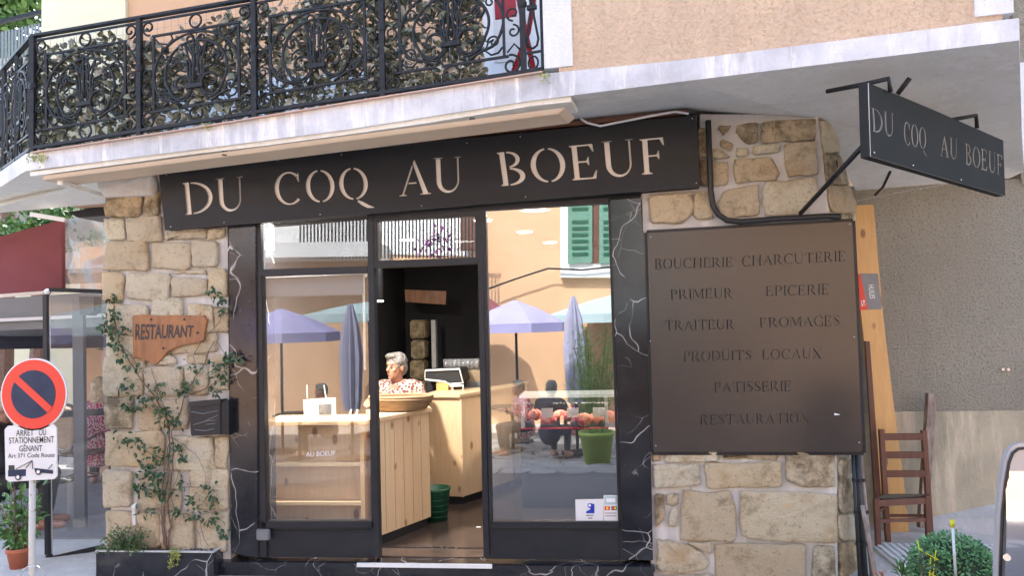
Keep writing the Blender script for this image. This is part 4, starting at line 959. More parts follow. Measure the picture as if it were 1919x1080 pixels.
for j in range(ny+1):
    for i in range(nx+1): a = bil(q, i/nx, j/ny); p = U(a.x, a.y, 1.46); p.y += .03*noise.noise(p*6); vs.append(p)
m.add(vs, [(j*(nx+1)+i, j*(nx+1)+i+1, (j+1)*(nx+1)+i+1, (j+1)*(nx+1)+i) for j in range(ny) for i in range(nx)]); m.build('sheet', M['plastic_sheet'], ps, True)
bx = MB(); bx.prism([U(x, y, .9) for x, y in [(126, 398), (203, 384), (203, 404), (146, 408)]], (0, .3, 0)); o = bx.build('dark_valance', M['frame']); tag(o, 'short dark valance tucked under the slab beside the top of the stone pier', 'awning')
bx = MB(); bx.bar(U(60, 402, .6), U(125, 413, .6), .05, .035); o = bx.build('white_batten', M['white']); tag(o, 'short white batten fixed under the left balcony slab', 'batten')
bk_ = MB().box((U(150, 500, 3.2).x, 3.2, -.1), (-3.3, 3.25, 2.6)); o = bk_.build('orange_house_wall', M['orange_wall']); tag(o, 'strip of orange wall behind the clear plastic sheet', 'wall')
# glass screen
SL = ((-4.22, .28), (-3.62, .62))
gs = thing('glass_screen', 'tall dusty glass screen in a black frame standing left of the stone pier', 'screen', UL(85, 1050, SL))
def slp(x, y, off=0): return UL(x, y, SL, off)
m = MB(); P = [slp(200, 547), slp(92, 543), slp(86, 552), slp(90, 1040), slp(96, 1048), slp(196, 1025)]
for a, b in zip(P, P[1:]): m.bar(a, b, .032, .032, (0, 1, .01))
m.build('screen_frame', M['frame'], gs)
MB().ball(slp(88, 547, .01), .022, 10, 8).build('corner_cap', M['plastic_white'], gs, True)
m = MB(); m.add([slp(90, 548), slp(205, 550), slp(205, 1028), slp(92, 1045)], [(0, 1, 2, 3)]); m.build('pane', M['glass_dusty'], gs)
MB().bar(slp(92, 548, -.03), slp(97, 1040, -.03), .012, .012).build('bead', M['cream'], gs)
pst = thing('terrace_post', 'square dark grey post with a rounded bracket behind the glass screen', 'post', U(146, 1000, 1.1))
qy('post_shaft', [(135, 562), (155, 560), (159, 1000), (139, 1002)], [1.05]*4, .04, M['grey_dark'], pst)
qy('bracket', [(148, 556), (176, 556), (176, 582), (166, 592), (150, 590)], [1.0]*5, .1, M['frame'], pst)
for (x0, x1, Y) in ((172, 184, 4.2),):
    qy('inner_post', [(x0, 640), (x1, 640), (x1+3, 860), (x0+3, 860)], [Y]*4, .08, M['grey_dark'], pst)
o = qy('serving_table_rail', [(106, 772), (204, 766), (204, 778), (106, 784)], [1.3]*4, .04, M['frame'], None); tag(o, 'horizontal black rail behind the lower glass screen', 'rail')
MB().box((-9, 1.56, 2.15), (-3.72, 2.9, 2.2)).build('shade_panel', M['grey_dark'], tr_g)  # unseen sheet added behind the fascia to shade the terrace
struct(MB().box((-9, .75, -.098), (-3.5, 6.6, -.085)), 'terrace_floor', mat('grey terrace tiles', (.26, .26, .26), (.18, .18, .18), .5, 6))
# tables and chairs of terrace
def rattan_chair(loc, rz, label, sc=1.0):
    t = thing('rattan_chair', label, 'chair', loc, 'rattan terrace chairs'); t.rotation_euler.z = 0
    R = Matrix.Translation(Vector(loc)) @ Matrix.Rotation(rz, 4, 'Z')
    def B(mb, n, mt, sm=True): mb.v = [R @ v for v in mb.v]; return mb.build(n, M[mt], t, sm)
    B(MB().tube([(.0+.2*math.sin(a*PI/9), -.2-.08*(math.cos(a*PI/9)+1)/2*.6, .72-.24*math.cos(a*PI/9)) for a in range(18)], .018, 8, closed=True), 'back_frame', 'rattan')
    B(MB().ball((0, -.235, .72), (.17, .012, .21), 16, 10), 'back_panel', 'straw')
    B(MB().lathe((0, 0, .43), [(.21, 0), (.23, .02), (.2, .04)], 20), 'seat', 'rattan')
    for x, y in ((.17, .16), (-.17, .16), (.15, -.17), (-.15, -.17)): B(MB().tube([(x, y, .44), (x*1.15, y*1.2, .0)], [.017, .013], 8), 'leg', 'rattan')
    for s in (-1, 1): B(MB().tube([(s*.17, -.22, .55), (s*.25, 0, .66), (s*.22, .17, .44)], .014, 8), 'armrest', 'rattan')
    B(MB().tube([(.15*math.cos(i*PI/8), .15*math.sin(i*PI/8), .2) for i in range(16)], .009, 6, closed=True), 'stretcher', 'rattan')
    return t
def cafe_table(loc, label, mt='table_wood', r=.36):
    t = thing('cafe_table', label, 'table', loc, 'terrace tables'); c = Vector(loc)
    MB().box(c+Vector((-r, -r*.8, .71)), c+Vector((r, r*.8, .745))).build('tabletop', M[mt], t, bevel=.006)
    MB().tube([c+Vector((0, 0, .71)), c+Vector((0, 0, .04))], .03, 10).build('stem', M['iron'], t)
    MB().lathe(c, [(.24, 0), (.24, .02), (.05, .05)], 20).build('foot', M['iron'], t); return t
g0 = UZ(150, 940, -.1)
qc = U(143, 880, 2.2); rattan_chair((qc.x, 2.3, -.1), -.2, 'dark rattan medallion backed chair seen through the glass screen')
qc = U(192, 880, 2.0); rattan_chair((qc.x-.35, 3.1, -.1), .5, 'dark rattan chair partly hidden by the stone pier beside the woman in burgundy')
cafe_table((U(100, 830, 2.9).x, 2.9, -.1), 'orange brown topped terrace table behind the no parking sign')
cafe_table((U(165, 830, 3.9).x, 3.9, -.1), 'further orange brown terrace table near the pale wall')

# ------------------------------------------------------------------ people: one continuous voxel-joined body
def capsule(mb, a, b, ra, rb, n=14):
    a, b = Vector(a), Vector(b); k = 6
    pts = [a.lerp(b, i/k) for i in range(k+1)]; mb.tube(pts, [ra+(rb-ra)*i/k for i in range(k+1)], n); mb.ball(a, ra, n, 8); mb.ball(b, rb, n, 8)
def meld(mb, name, mt, parent, vox=.009, smooth=3):
    off = root_of(parent).location
    me = bpy.data.meshes.new(name); me.from_pydata([v-off for v in mb.v], [], mb.f)
    o = bpy.data.objects.new(name, me); COL.objects.link(o); md = o.modifiers.new('r', 'REMESH'); md.mode = 'VOXEL'; md.voxel_size = vox
    sm = o.modifiers.new('s', 'SMOOTH'); sm.factor = .5; sm.iterations = smooth
    dg = bpy.context.evaluated_depsgraph_get(); ev = o.evaluated_get(dg); me2 = bpy.data.meshes.new_from_object(ev); o.modifiers.clear(); o.data = me2
    me2.materials.clear(); me2.materials.append(mt); me2.polygons.foreach_set('use_smooth', [True]*len(me2.polygons)); o.parent = parent; return o
def person(loc, face, label, shirt, hair, pose, seated=False, legs='navy', vox=.011, scale=1.0, detail=True, hairlen=0):
    """local frame: +Y is the way the person faces; loc is on the floor below the hips"""
    t = thing('person', label, 'person', loc); R = Matrix.Translation(Vector(loc)) @ Matrix.Rotation(face, 4, 'Z') @ Matrix.Scale(scale, 4)
    X = lambda p: R @ Vector(p)
    hipz = .50 if seated else .88
    lean = pose.get('lean', 0); hipz = pose.get('hip', hipz); hz = hipz
    neck = (0, lean*.5+.0, hz+.48); chest = (0, lean*.36, hz+.34); waist = (0, lean*.12, hz+.12); head = Vector((0, lean*.62+.03, hz+.625))
    b = MB()
    def cap(a, c, ra, rb): capsule(b, X(a), X(c), ra*scale, rb*scale)
    cap((0, 0, hz), waist, .15, .13); cap(waist, chest, .13, .145); b.ball(X(chest), Vector((.175, .12, .15))*scale, 16, 10, Matrix.Rotation(face, 3, 'Z'))
    cap((-.13, chest[1], hz+.43), (.13, chest[1], hz+.43), .07, .07)
    cap(neck, head+Vector((0, -.01, -.07)), .055, .05)
    hr = Matrix.Rotation(face+pose.get('turn', 0), 3, 'Z'); HR = lambda v: X(head)+hr @ (Vector(v)*scale)
    b.ball(HR((0, -.01, .02)), Vector((.073, .092, .098))*scale, 18, 14, hr)
    b.ball(HR((0, .028, -.055)), Vector((.054, .06, .06))*scale, 14, 10, hr)      # jaw
    b.ball(HR((0, .07, -.098)), Vector((.024, .02, .018))*scale, 10, 8, hr)       # chin
    b.tube([HR((0, .082, .012)), HR((0, .104, -.03)), HR((0, .088, -.043))], [.008*scale, .016*scale, .012*scale], 8)  # nose
    b.ball(HR((0, .082, -.066)), Vector((.023, .012, .008))*scale, 10, 6, hr)     # lips
    b.ball(HR((0, .074, .028)), Vector((.05, .018, .012))*scale, 10, 6, hr)       # brow
    for s in (-1, 1): b.ball(HR((s*.077, -.01, -.015)), Vector((.012, .02, .032))*scale, 8, 8, hr); b.ball(HR((s*.038, .062, -.028)), Vector((.02, .018, .018))*scale, 8, 8, hr)
    arms = pose['arms']
    for s, (el, wr, fd) in zip((-1, 1), arms):
        sh = Vector((s*.185, chest[1], hz+.42)); el = Vector(el); wr = Vector(wr); fd = Vector(fd).normalized()
        cap(sh, el, .052, .042); cap(el, wr, .04, .026)
        pm = wr+fd*.05; cap(wr, pm, .028, .03); side = fd.cross(Vector((0, 0, 1))); side = (side.normalized() if side.length > .1 else Vector((1, 0, 0)))
        for j, (o_, l_) in enumerate(((-.03, .06), (-.01, .075), (.01, .07), (.028, .055))):
            a_ = pm+side*o_+fd*.02; m1 = a_+fd*l_*.55+Vector((0, 0, -.006)); m2 = m1+fd*l_*.4+Vector((0, 0, -.02)); cap(a_, m1, .0105, .010); cap(m1, m2, .010, .008)
        th0 = wr+fd*.02-side*s*.03; th1 = th0+fd*.035-side*s*.03; cap(th0, th1, .012, .010)
    if seated:
        for s in (-1, 1): cap((s*.09, 0, hz), (s*.11, .42, hz), .085, .06); cap((s*.11, .42, hz), (s*.11, .38, .1), .055, .04); cap((s*.11, .36, .05), (s*.12, .52, .04), .04, .035)
    else:
        for s in (-1, 1): cap((s*.09, 0, hz), (s*.10, .02, .47), .09, .06); cap((s*.10, .02, .47), (s*.10, -.01, .09), .055, .038); cap((s*.1, -.02, .05), (s*.11, .14, .035), .04, .035)
    meld(b, 'body', M['skin'], t, vox*.75)
    # shirt follows the body
    c_ = MB(); 
    def cc(a, q, ra, rb): capsule(c_, X(a), X(q), ra*scale, rb*scale)
    cc((0, 0, hz-.04), waist, .165, .148); cc(waist, chest, .145, .158); c_.ball(X(chest), Vector((.19, .138, .16))*scale, 16, 10, Matrix.Rotation(face, 3, 'Z'))
    cc((-.14, chest[1], hz+.425), (.14, chest[1], hz+.425), .082, .082)
    for s, (el, wr, fd) in zip((-1, 1), arms):
        sh = Vector((s*.185, chest[1], hz+.42)); cc(sh, el, .068, .062); cc(el, Vector(el).lerp(Vector(wr), .55), .06, .055)
    meld(c_, 'shirt', M[shirt], t, vox)
    if detail and not pose.get('closed'):      # open collar: skin vee laid over the shirt front
        v = MB(); P = [(0, .135, -.13), (-.045, .10, .10), (.045, .10, .10)]; ctr = Vector(chest)
        v.add([X(ctr+Vector((0, .142, -.02))), X(ctr+Vector((-.05, .118, .12))), X(ctr+Vector((.05, .118, .12))), X(ctr+Vector((0, .12, .13)))], [(0, 2, 3, 1)]); v.build('neckline', M['skin'], t, True)
    lg = MB()
    for s in (-1, 1):
        if seated: capsule(lg, X((s*.09, 0, hz)), X((s*.11, .42, hz)), .098*scale, .072*scale); capsule(lg, X((s*.11, .42, hz)), X((s*.11, .385, .14)), .068*scale, .052*scale)
        else: capsule(lg, X((s*.09, 0, hz-.02)), X((s*.10, .02, .47)), .104*scale, .072*scale); capsule(lg, X((s*.10, .02, .47)), X((s*.10, -.01, .12)), .068*scale, .052*scale)
    meld(lg, 'trousers', M[legs], t, vox*1.4)
    h = MB(); h.ball(HR((0, -.022, .042)), Vector((.087, .097, .092))*scale, 20, 14, hr); h.ball(HR((0, -.062, -.005)), Vector((.078, .055, .085))*scale, 16, 12, hr)
    h.ball(HR((.01, .05, .095)), Vector((.06, .045, .03))*scale, 14, 10, hr)
    for s in (-1, 1): h.ball(HR((s*.066, .0, .045)), Vector((.022, .045, .04))*scale, 10, 8, hr)
    if hairlen: h.ball(HR((0, -.075, -.09)), Vector((.085, .05, .13))*scale, 14, 10, hr)
    k = h.v
    ho = meld(h, 'hair', M[hair], t, vox*.8, 2)
    for v in ho.data.vertices: v.co += Vector((noise.noise(v.co*38), noise.noise(v.co*38+Vector((9, 0, 0))), noise.noise(v.co*38+Vector((0, 9, 0)))))*.010*scale
    for s in (-1, 1):
        e = MB(); e.ball(HR((s*.029, .0835, .002)), Vector((.012, .007, .006))*scale, 10, 8, hr); e.build('eye', M['ink'], t, True)
    br = MB(); br.tube([HR((-.016, .096, -.068)), HR((0, .099, -.066)), HR((.016, .096, -.068))], .002*scale, 5); br.build('mouth_line', mat('lip', (.3, .08, .07), None, .5, 5, bstr=0), t, True)
    return t

# ================================================================== INTERIOR
su = thing('pine_shelf_unit', 'low pine shelf unit standing behind the left window', 'shelves', U(590, 1000, .4))
X0, X1 = U(488, 880, .42).x, U(684, 880, .42).x
ztop = U(590, 789, .42).z
MB().box((X0, .38, ztop-.03), (X1+.03, .78, ztop)).build('top', M['pine_h'], su, bevel=.003)
MB().box((X0+.03, .49, 0), (X1-.03, .51, ztop-.03)).build('back_panel', M['pine'], su)
for x in (X0, X1-.03): MB().box((x, .40, 0), (x+.03, .76, ztop-.03)).build('side_panel', M['pine'], su)
for yy in (868, 941): z = U(590, yy, .42).z; MB().box((X0+.03, .41, z-.025), (X1-.03, .49, z)).build('shelf', M['pine_h'], su)
cards = [(568, 628, 746, 787, 'white card holder with a grey printed square on the pine shelf unit'), ]
for x0, x1, y0, y1, lb in cards:
    c = thing('menu_card_stand', lb, 'card', U(598, 787, .5))
    m = MB(); m.prism([U(x, y, .5) for x, y in [(x0, y0+4), (x1-26, y0+2), (x1-26, y1), (x0+2, y1)]], (0, .02, 0)); m.build('rear_card', M['white'], c)
    m = MB(); m.prism([U(x, y, .47) for x, y in [(590, 748), (628, 746), (629, 786), (592, 787)]], (0, .015, 0)); m.build('front_card', M['plastic_white'], c)
    m = MB(); m.prism([U(x, y, .468) for x, y in [(597, 759), (621, 758), (621, 778), (598, 778)]], (0, .001, 0)); m.build('printed_square', M['grey_card'], c)
    for xx in (576, 611): MB().bar(U(xx, 747, .49), U(xx-(1 if xx < 600 else 4), 722, .49), .012, .006).build('upright', M['plastic_white'], c)
for (x0, x1) in ((655, 658), (666, 670)):
    o = MB().tube([U(x0, 786, .55), U(x1, 768, .55)], .008, 8).build('white_tealight_stick', M['plastic_white']); tag(o, 'short white upright tube on the shelf unit, %s' % ('the straight one' if x0 == 655 else 'the tilted one beside the window frame'), 'tube')
bl = thing('roller_blind', 'grey roller blind rolled most of the way up behind the left window', 'blind', U(585, 520, .1))
MB().tube([U(485, 521, .08), U(682, 513, .08)], .022, 14).build('roller', M['canvas'], bl, True)
for p in ((484, 521), (683, 513)): MB().tube([U(*p, .08)+Vector((-.012, 0, 0)), U(*p, .08)+Vector((.012, 0, 0))], .027, 14).build('end_cap', M['plastic_white'], bl)
m = MB(); m.prism([U(x, y, .05) for x, y in [(491, 522), (680, 514), (681, 551), (493, 557)]], (0, .004, 0)); m.build('fabric', mat('blind fabric', (.27, .29, .33), (.24, .26, .3), .8, 4), bl)
MB().bar(U(493, 557, .088), U(679, 551, .088), .012, .014).build('bottom_bar', M['grey_metal'], bl)
MB().bar(U(681, 512, .06), U(684, 694, .06), .017, .012).build('white_side_rail', M['plastic_white'], bl)
o = MB().bar(U(702, 507, .07), U(703, 582, .07), .010, .01).build('blind_cord_tube', M['plastic_white']); tag(o, 'short thin white rod hanging at the left edge of the door opening', 'rod')
# light gauzy words on the shelf glass
font_text('AU BOEUF', [(573, 848), (628, 845), (628, 854), (573, 857)], .012, M['ink_white'], lw, 'lettering')
font_text('BOUTIQUE', [(610, 858), (626, 857), (626, 860), (610, 861)], .012, M['ink'], lw, 'lettering') if 0 else None

def counter(name, label, P, ztop, over=.03, depthv=Vector((0, .5, 0)), mt='pine'):
    """P: floor points of the visible front polyline (left to right)"""
    t = thing(name, label, 'counter', P[0]); back = [p+depthv for p in P][::-1]
    zz = lambda L, z: [Vector((p.x, p.y, z)) for p in L]
    body = P+back; m = MB(); m.prism(zz(body, .07), (0, 0, ztop-.03-.07)); m.build('front_panel', M[mt], t)
    c = sum(body, Vector())/len(body); m = MB(); m.prism([Vector((p.x, p.y, ztop-.03)) + (Vector((p.x, p.y, 0))-Vector((c.x, c.y, 0))).normalized()*over for p in body], (0, 0, .03)); m.build('worktop', M['pine_h'], t, bevel=.003)
    m = MB(); m.prism([Vector((p.x, p.y, 0)) + (Vector((c.x, c.y, 0))-Vector((p.x, p.y, 0))).normalized()*.03 for p in body], (0, 0, .07)); m.build('kickboard', M['black'], t); return t
A1, A2 = UZ(712, 1024, 0), UZ(808, 986, 0); A0 = A1+(A1-A2).normalized()*.03
zA = U(710, 783, A1.y).z
ca = counter('pine_counter', 'front pine counter with a wicker basket on it, just inside the door', [A0, A1, A2], zA, depthv=Vector((-.2, .5, 0)))
for k in range(1, 6): p = A0.lerp(A2, k/6); MB().bar(p+Vector((0, -.0015, .08)), p+Vector((0, -.0015, zA-.04)), .0012, .0012).build('board_joint', M['brown_wood'], ca)
C1, C2, C3 = UZ(800, 944, 0), UZ(868, 947, 0), UZ(962, 915, 0); zB = U(868, 739, C2.y).z
cb2 = counter('pine_bar', 'rear pine bar counter with a chamfered corner carrying the coffee machine', [C1, C2, C3], zB, depthv=Vector((.1, .6, 0)))
MB().bar(C2+Vector((0, -.004, .07)), C2+Vector((0, -.004, zB-.03)), .014, .014).build('corner_bead', M['pine_h'], cb2)
# basket
bp = U(752, 776, .72); bp.z = zA+.001
bk2 = thing('wicker_basket', 'long woven straw basket lying on the front pine counter', 'basket', bp)
m = MB(); prf = [(.10, 0), (.15, .012), (.19, .05), (.215, .09), (.225, .10), (.205, .095), (.17, .04), (.02, .025)]
m.lathe((0, 0, 0), prf, 32); m.v = [bp+Vector((v.x*1.15, v.y*.65, v.z*1.1)) for v in m.v]; m.build('bowl', M['straw'], bk2, True)
MB().tube([bp+Vector((.25*math.cos(i*PI/14), .14*math.sin(i*PI/14), .109)) for i in range(28)], .012, 8, closed=True).build('rim', M['straw'], bk2, True)
for k in range(7):
    z = .014+.013*k; rr = .17+.085*(z/.107)**.7; MB().tube([bp+Vector((rr*1.02*math.cos(i*PI/14), rr*.6*math.sin(i*PI/14), z+.002*math.sin(i*3))) for i in range(28)], .0075, 6, closed=True).build('woven_row', M['straw'], bk2, True)
# coffee machine
def WB(px0, py0, px1, py1, Y, t): return MB().box((U(px0, py1, Y).x, Y, U((px0+px1)/2, py1, Y).z), (U(px1, py1, Y).x, Y+t, U((px0+px1)/2, py0, Y).z))
cm = thing('coffee_machine', 'black espresso machine with silver edges on the rear pine bar', 'coffee machine', U(835, 740, 1.85))
m = MB(); m.prism([U(x, y, 1.9) for x, y in [(797, 695), (862, 692), (868, 718), (840, 721), (797, 711)]], (0, .4, 0)); m.build('head', M['black'], cm, bevel=.01)
m = MB(); P = [U(x, y, 1.89) for x, y in [(796, 712), (797, 695), (861, 692), (868, 718), (842, 721), (833, 716), (797, 712)]]; m.tube(P, .010, 8); m.build('silver_edge', M['plastic_white'], cm, True)
MB().tube([U(x, y, 1.89) for x, y in [(843, 724), (868, 723), (867, 738)]], .011, 8).build('side_frame', M['plastic_white'], cm, True)
WB(800, 712, 866, 737, 2.05, .2).build('base', M['black'], cm)
WB(818, 718, 840, 740, 1.88, .1).build('wooden_grinder_box', M['pine_or'], cm)
WB(845, 722, 850, 737, 1.9, .05).build('spout', M['steel'], cm)
o = WB(868, 694, 902, 716, 2.3, .3).build('cardboard_box', mat('kraft card', (.36, .27, .17), (.3, .22, .14), .8)); tag(o, 'brown cardboard box behind the coffee machine with glasses on top', 'box')
o = WB(868, 716, 905, 739, 2.3, .3).build('glass_washer', M['grey_metal']); tag(o, 'low grey appliance under the cardboard box on the bar', 'appliance')
zt_ = U(885, 693.5, 2.3).z
gi_ = None
for k in range(16):
    px = 836+(k % 8)*8.2; Yk = 2.36+.14*(k//8); q = U(px, 691, Yk); zz_ = zt_ 
    g = MB().lathe((q.x, q.y, zz_), [(.026, 0), (.031, .1), (.028, .1), (.023, .008)], 12).build('drinking_glass', M['plastic_sheet'], None, True)
    tag(g, 'clear upturned drinking glass on the bar tray, %s from the left in the %s row' % (['first', 'second', 'third', 'fourth', 'fifth', 'sixth', 'seventh', 'eighth'][k % 8], 'back' if k > 7 else 'front'), 'glass', 'drinking glasses on the bar')
o = WB(832, 692, 872, 696, 2.3, .35).build('glass_tray', M['steel']); tag(o, 'steel tray under the drinking glasses beside the cardboard box', 'tray')
# bin
bc = UZ(819, 975, 0); bn = thing('green_bin', 'dark green ribbed plastic waste bin on the floor between the two counters', 'bin', bc)
MB().lathe(bc, [(.085, 0), (.11, .24), (.118, .245), (.118, .26), (.1, .26), (.08, .02)], 24).build('bucket', M['green_dark'], bn, True)
for k in range(5): MB().tube([bc+Vector(((.09+.004*k)*math.cos(i*PI/10), (.09+.004*k)*math.sin(i*PI/10), .04+k*.045)) for i in range(20)], .003, 5, closed=True).build('rib', M['green_dark'], bn)
o = MB().box(UZ(892, 990, .001), UZ(892, 990, .001)+Vector((.035, .02, .004))).build('paper_scrap', M['white']); tag(o, 'small white paper scrap on the dark shop floor', 'paper')
# back of shop
o = MB(); o.prism([U(x, y, 4.2) for x, y in [(758, 543), (836, 546), (835, 571), (760, 566)]], (0, .05, 0)); o = o.build('hanging_wood_board', M['plaque']); tag(o, 'dim reddish wooden board hung high at the back of the shop', 'board')
col_ = thing('stone_column', 'dim stone column at the back of the dark shop interior', 'column', U(783, 900, 4.3))
for k in range(8): WB(768+(k % 2)*2, 600+k*38, 796-(k % 3), 600+k*38+35, 4.3, .3).build('stone', M['stone_dark'], col_, bevel=.02)
o = WB(814, 600, 822, 900, 4.4, .1).build('door_frame', M['canvas']); tag(o, 'narrow pale upright frame at the back of the shop right of the stone column', 'frame')
pl = thing('pendant_lamp', 'slim dark tubular pendant lamp hanging inside the doorway', 'lamp', U(713, 563, 1.6))
MB().tube([U(711, 440, 1.6), U(713, 563, 1.6)], .03, 14).build('tube_shade', M['frame'], pl, True); MB().tube([U(713, 563.5, 1.6), U(713, 566, 1.6)], .027, 14).build('bulb', M['lamp'], pl)
for i, (x, y) in enumerate([(905, 411), (983, 433), (1031, 453), (1076, 468), (1118, 482), (763, 448)]):
    q = UZ(x, y, 2.545); o = thing('ceiling_spotlight', ['round ceiling light at the top left corner of the right window', 'round ceiling light left of centre in the right window', 'round ceiling light in the middle of the right window', 'round ceiling light over the lower left of the green shutters', 'round ceiling light between the green shutters', 'round ceiling light seen through the door transom'][i], 'ceiling light', q, 'ceiling spotlights')
    MB().lathe(q-Vector((0, 0, .01)), [(.09, 0), (.1, .008), (.1, .015)], 20).build('rim', M['plastic_white'], o); MB().lathe(q-Vector((0, 0, .016)), [(.08, 0), (.08, .005)], 20).build('diffuser', M['lamp'], o)
# meat display
mc = thing('meat_counter', 'refrigerated meat display counter with glass front seen through the right window', 'display counter', U(1070, 900, 1.4))
xa, xb = U(975, 800, 1.4).x, 1.35; z1 = U(1060, 804, 1.4).z; z2 = U(1060, 740, 1.4).z
MB().box((xa, 1.4, 0), (xb, 2.1, z1)).build('base_cabinet', M['frame'], mc); MB().box((xa, 1.38, z1), (xb, 1.42, z1+.008)).build('front_rim', M['red_paint'], mc)
MB().box((xa, 1.38, z2-.025), (xb, 1.75, z2)).build('light_canopy', M['plastic_white'], mc)
m = MB(); m.add([(xa, 1.385, z1+.02), (xb, 1.385, z1+.02), (xb, 1.40, z2-.03), (xa, 1.40, z2-.03)], [(0, 1, 2, 3)]); m.build('front_pane', M['glass_thin'], mc)
for x in (xa+.01, xa+.72): MB().box((x, 1.40, z1), (x+.03, 1.43, z2-.03)).build('upright', M['plastic_white'], mc)
rm = random.Random(8)
ORD = 'first second third fourth fifth sixth seventh eighth ninth tenth eleventh twelfth thirteenth fourteenth fifteenth sixteenth seventeenth eighteenth'.split()
for k in range(18):
    x = xa+.06+(k+.5)/18*(xb-xa-.1); b = MB(); b.ball((x, 1.48+rm.uniform(0, .35), z1+.05+rm.uniform(0, .05)), (rm.uniform(.06, .09), .09, rm.uniform(.04, .06)), 10, 7)
    tag(b.build('meat_joint', M['meat'], None, True), 'pink and red cut of meat in the glass display counter, %s from the left' % ORD[k], 'meat', 'cuts of meat in the display')
for k in range(4):
    x = xa+.18+k*.22; o = MB().box((x, 1.44, z1+.09), (x+.1, 1.445, z1+.17)).build('price_card', M['white']); tag(o, '%s white price card from the left standing among the meat in the display counter' % ['first', 'second', 'third', 'fourth'][k], 'price card', 'price cards in the meat display')
ls = MB().box((xa+.1, 1.6, z2-.032), (xb-.1, 1.64, z2-.026)).build('light_strip', emis('display light', (1, .85, .75), 12), mc)
# unseen fill lamps added besides the ceiling spots, strongest by the window shelf
for i, (x, y, pw) in enumerate(((-2.1, .2, 36), (-1.2, .5, 2.4), (-.5, 1.2, 2.6), (.5, 1.25, 4), (-1.5, 3.4, .4))):
    ld = bpy.data.lights.new('fill_light', 'AREA'); ld.shape = 'DISK'; ld.size = .25; ld.energy = pw; ld.color = (1, .94, .86); lo = bpy.data.objects.new('fill_light', ld); COL.objects.link(lo); lo.location = (x, y, 2.52)
M['lamp'].node_tree.nodes['Principled BSDF'].inputs['Emission Strength'].default_value = 3
# stickers on the right pane
st = thing('window_stickers', 'white card with a blue emblem and payment stickers in the corner of the right window', 'sticker', U(1118, 980, .01))
pn = lambda q, Y, mt, nm: (lambda m: (m.prism([U(x, y, Y) for x, y in q], (0, .001, 0)), m.build(nm, M[mt], st))[1])(MB())
pn([(1078, 937), (1131, 936), (1131, 978), (1079, 978)], .008, 'plastic_white', 'emblem_card')
pn([(1131, 929), (1157, 929), (1158, 978), (1132, 978)], .007, 'plastic_white', 'payment_card')
pn([(1133, 931), (1156, 931), (1156, 946), (1133, 947)], .005, 'teal', 'blue_band'); pn([(1136, 935), (1153, 935), (1153, 942), (1136, 942)], .0038, 'ink_white', 'band_text_panel')
pn([(1133, 950), (1143, 950), (1143, 957), (1133, 957)], .005, 'rail_red', 'red_logo'); pn([(1146, 950), (1156, 950), (1156, 957), (1146, 957)], .005, 'ink', 'dark_logo')
for q in ((1138, 953.5, 2.2, 'yellow'), (1149, 953.5, 2.0, 'rail_red'), (1153, 953.5, 2.0, 'yellow')): MB().tube([U(q[0], q[1], .004), U(q[0], q[1], .003)], q[2]*.0036, 10).build('logo_dot', M[q[3]], st)
MB().tube([U(1106, 948, .006), U(1106, 948, .005)], .0175, 16).build('emblem', M['ink_blue'], st); MB().tube([U(1105, 948, .0045), U(1105, 948, .0035)], .008, 12).build('emblem_eye', M['ink_white'], st)
pn([(1108, 944), (1114, 946), (1114, 963), (1098, 963), (1099, 959), (1106, 956)], .0062, 'ink_blue', 'emblem')
for r_ in ((1098, 966, 1112), (1102, 971, 1110)): pn([(r_[0], r_[1]), (r_[2], r_[1]), (r_[2], r_[1]+2), (r_[0], r_[1]+2)], .006, 'grey_card', 'small_print')
for yy in (962, 967): pn([(1134, yy), (1155, yy), (1155, yy+1.5), (1134, yy+1.5)], .005, 'grey_card', 'small_print')
# woman behind the counter
wl = U(750, 760, 1.42); wl.z = .03
person((wl.x, 1.42, .16), math.radians(174), 'elderly woman with short grey hair and spotted blouse sitting behind the front pine counter', 'blouse', 'hair_grey',
       dict(turn=math.radians(-24), hip=.50, lean=.10, arms=(((-.25, .06, .72), (-.10, .32, .80), (.3, 1, 0)), ((.25, .10, .72), (.16, .34, .84), (-.3, 1, -.1)))), seated=True, scale=.95)
wb = thing('bar_stool', 'dark stool under the elderly woman behind the counter', 'stool', (wl.x, 1.42, 0))
MB().lathe((wl.x, 1.42, .40), [(.16, 0), (.17, .03), (.1, .04)], 20).build('seat', M['black'], wb); MB().tube([(wl.x, 1.42, .4), (wl.x, 1.42, .02)], .025, 10).build('stem', M['steel'], wb); MB().lathe((wl.x, 1.42, 0), [(.18, 0), (.17, .02)], 20).build('foot', M['steel'], wb)

# ================================================================== STREET SIDE OBJECTS, LEFT
ns = thing('no_parking_sign', 'round red and blue no parking sign over a white panel on a chipped pole', 'sign', U(62, 1078, -.42))
Yp = -.42; pl_b = U(62, 1075, Yp); pl_b.z = -.1
MB().tube([U(63, 700, Yp+.03), U(60, 1000, Yp+.03), Vector((U(60, 1075, Yp+.03).x, Yp+.03, -.1))], .020, 12).build('pole', M['pole_white'], ns, True)
cc_ = U(63, 739.5, Yp); px_ = (U(64, 739.5, Yp)-cc_).length
def disc(c, r, y0, y1, m, nm, n=48): return MB().tube([c+Vector((0, y0, 0)), c+Vector((0, y1, 0))], r, n).build(nm, M[m], ns)
disc(cc_, 62*px_, 0, .012, 'plastic_white', 'rim'); disc(cc_, 59.5*px_, -.002, 0.001, 'rail_red', 'red_ring'); disc(cc_, 41.5*px_, -.004, -.0015, 'sign_blue', 'blue_disc')
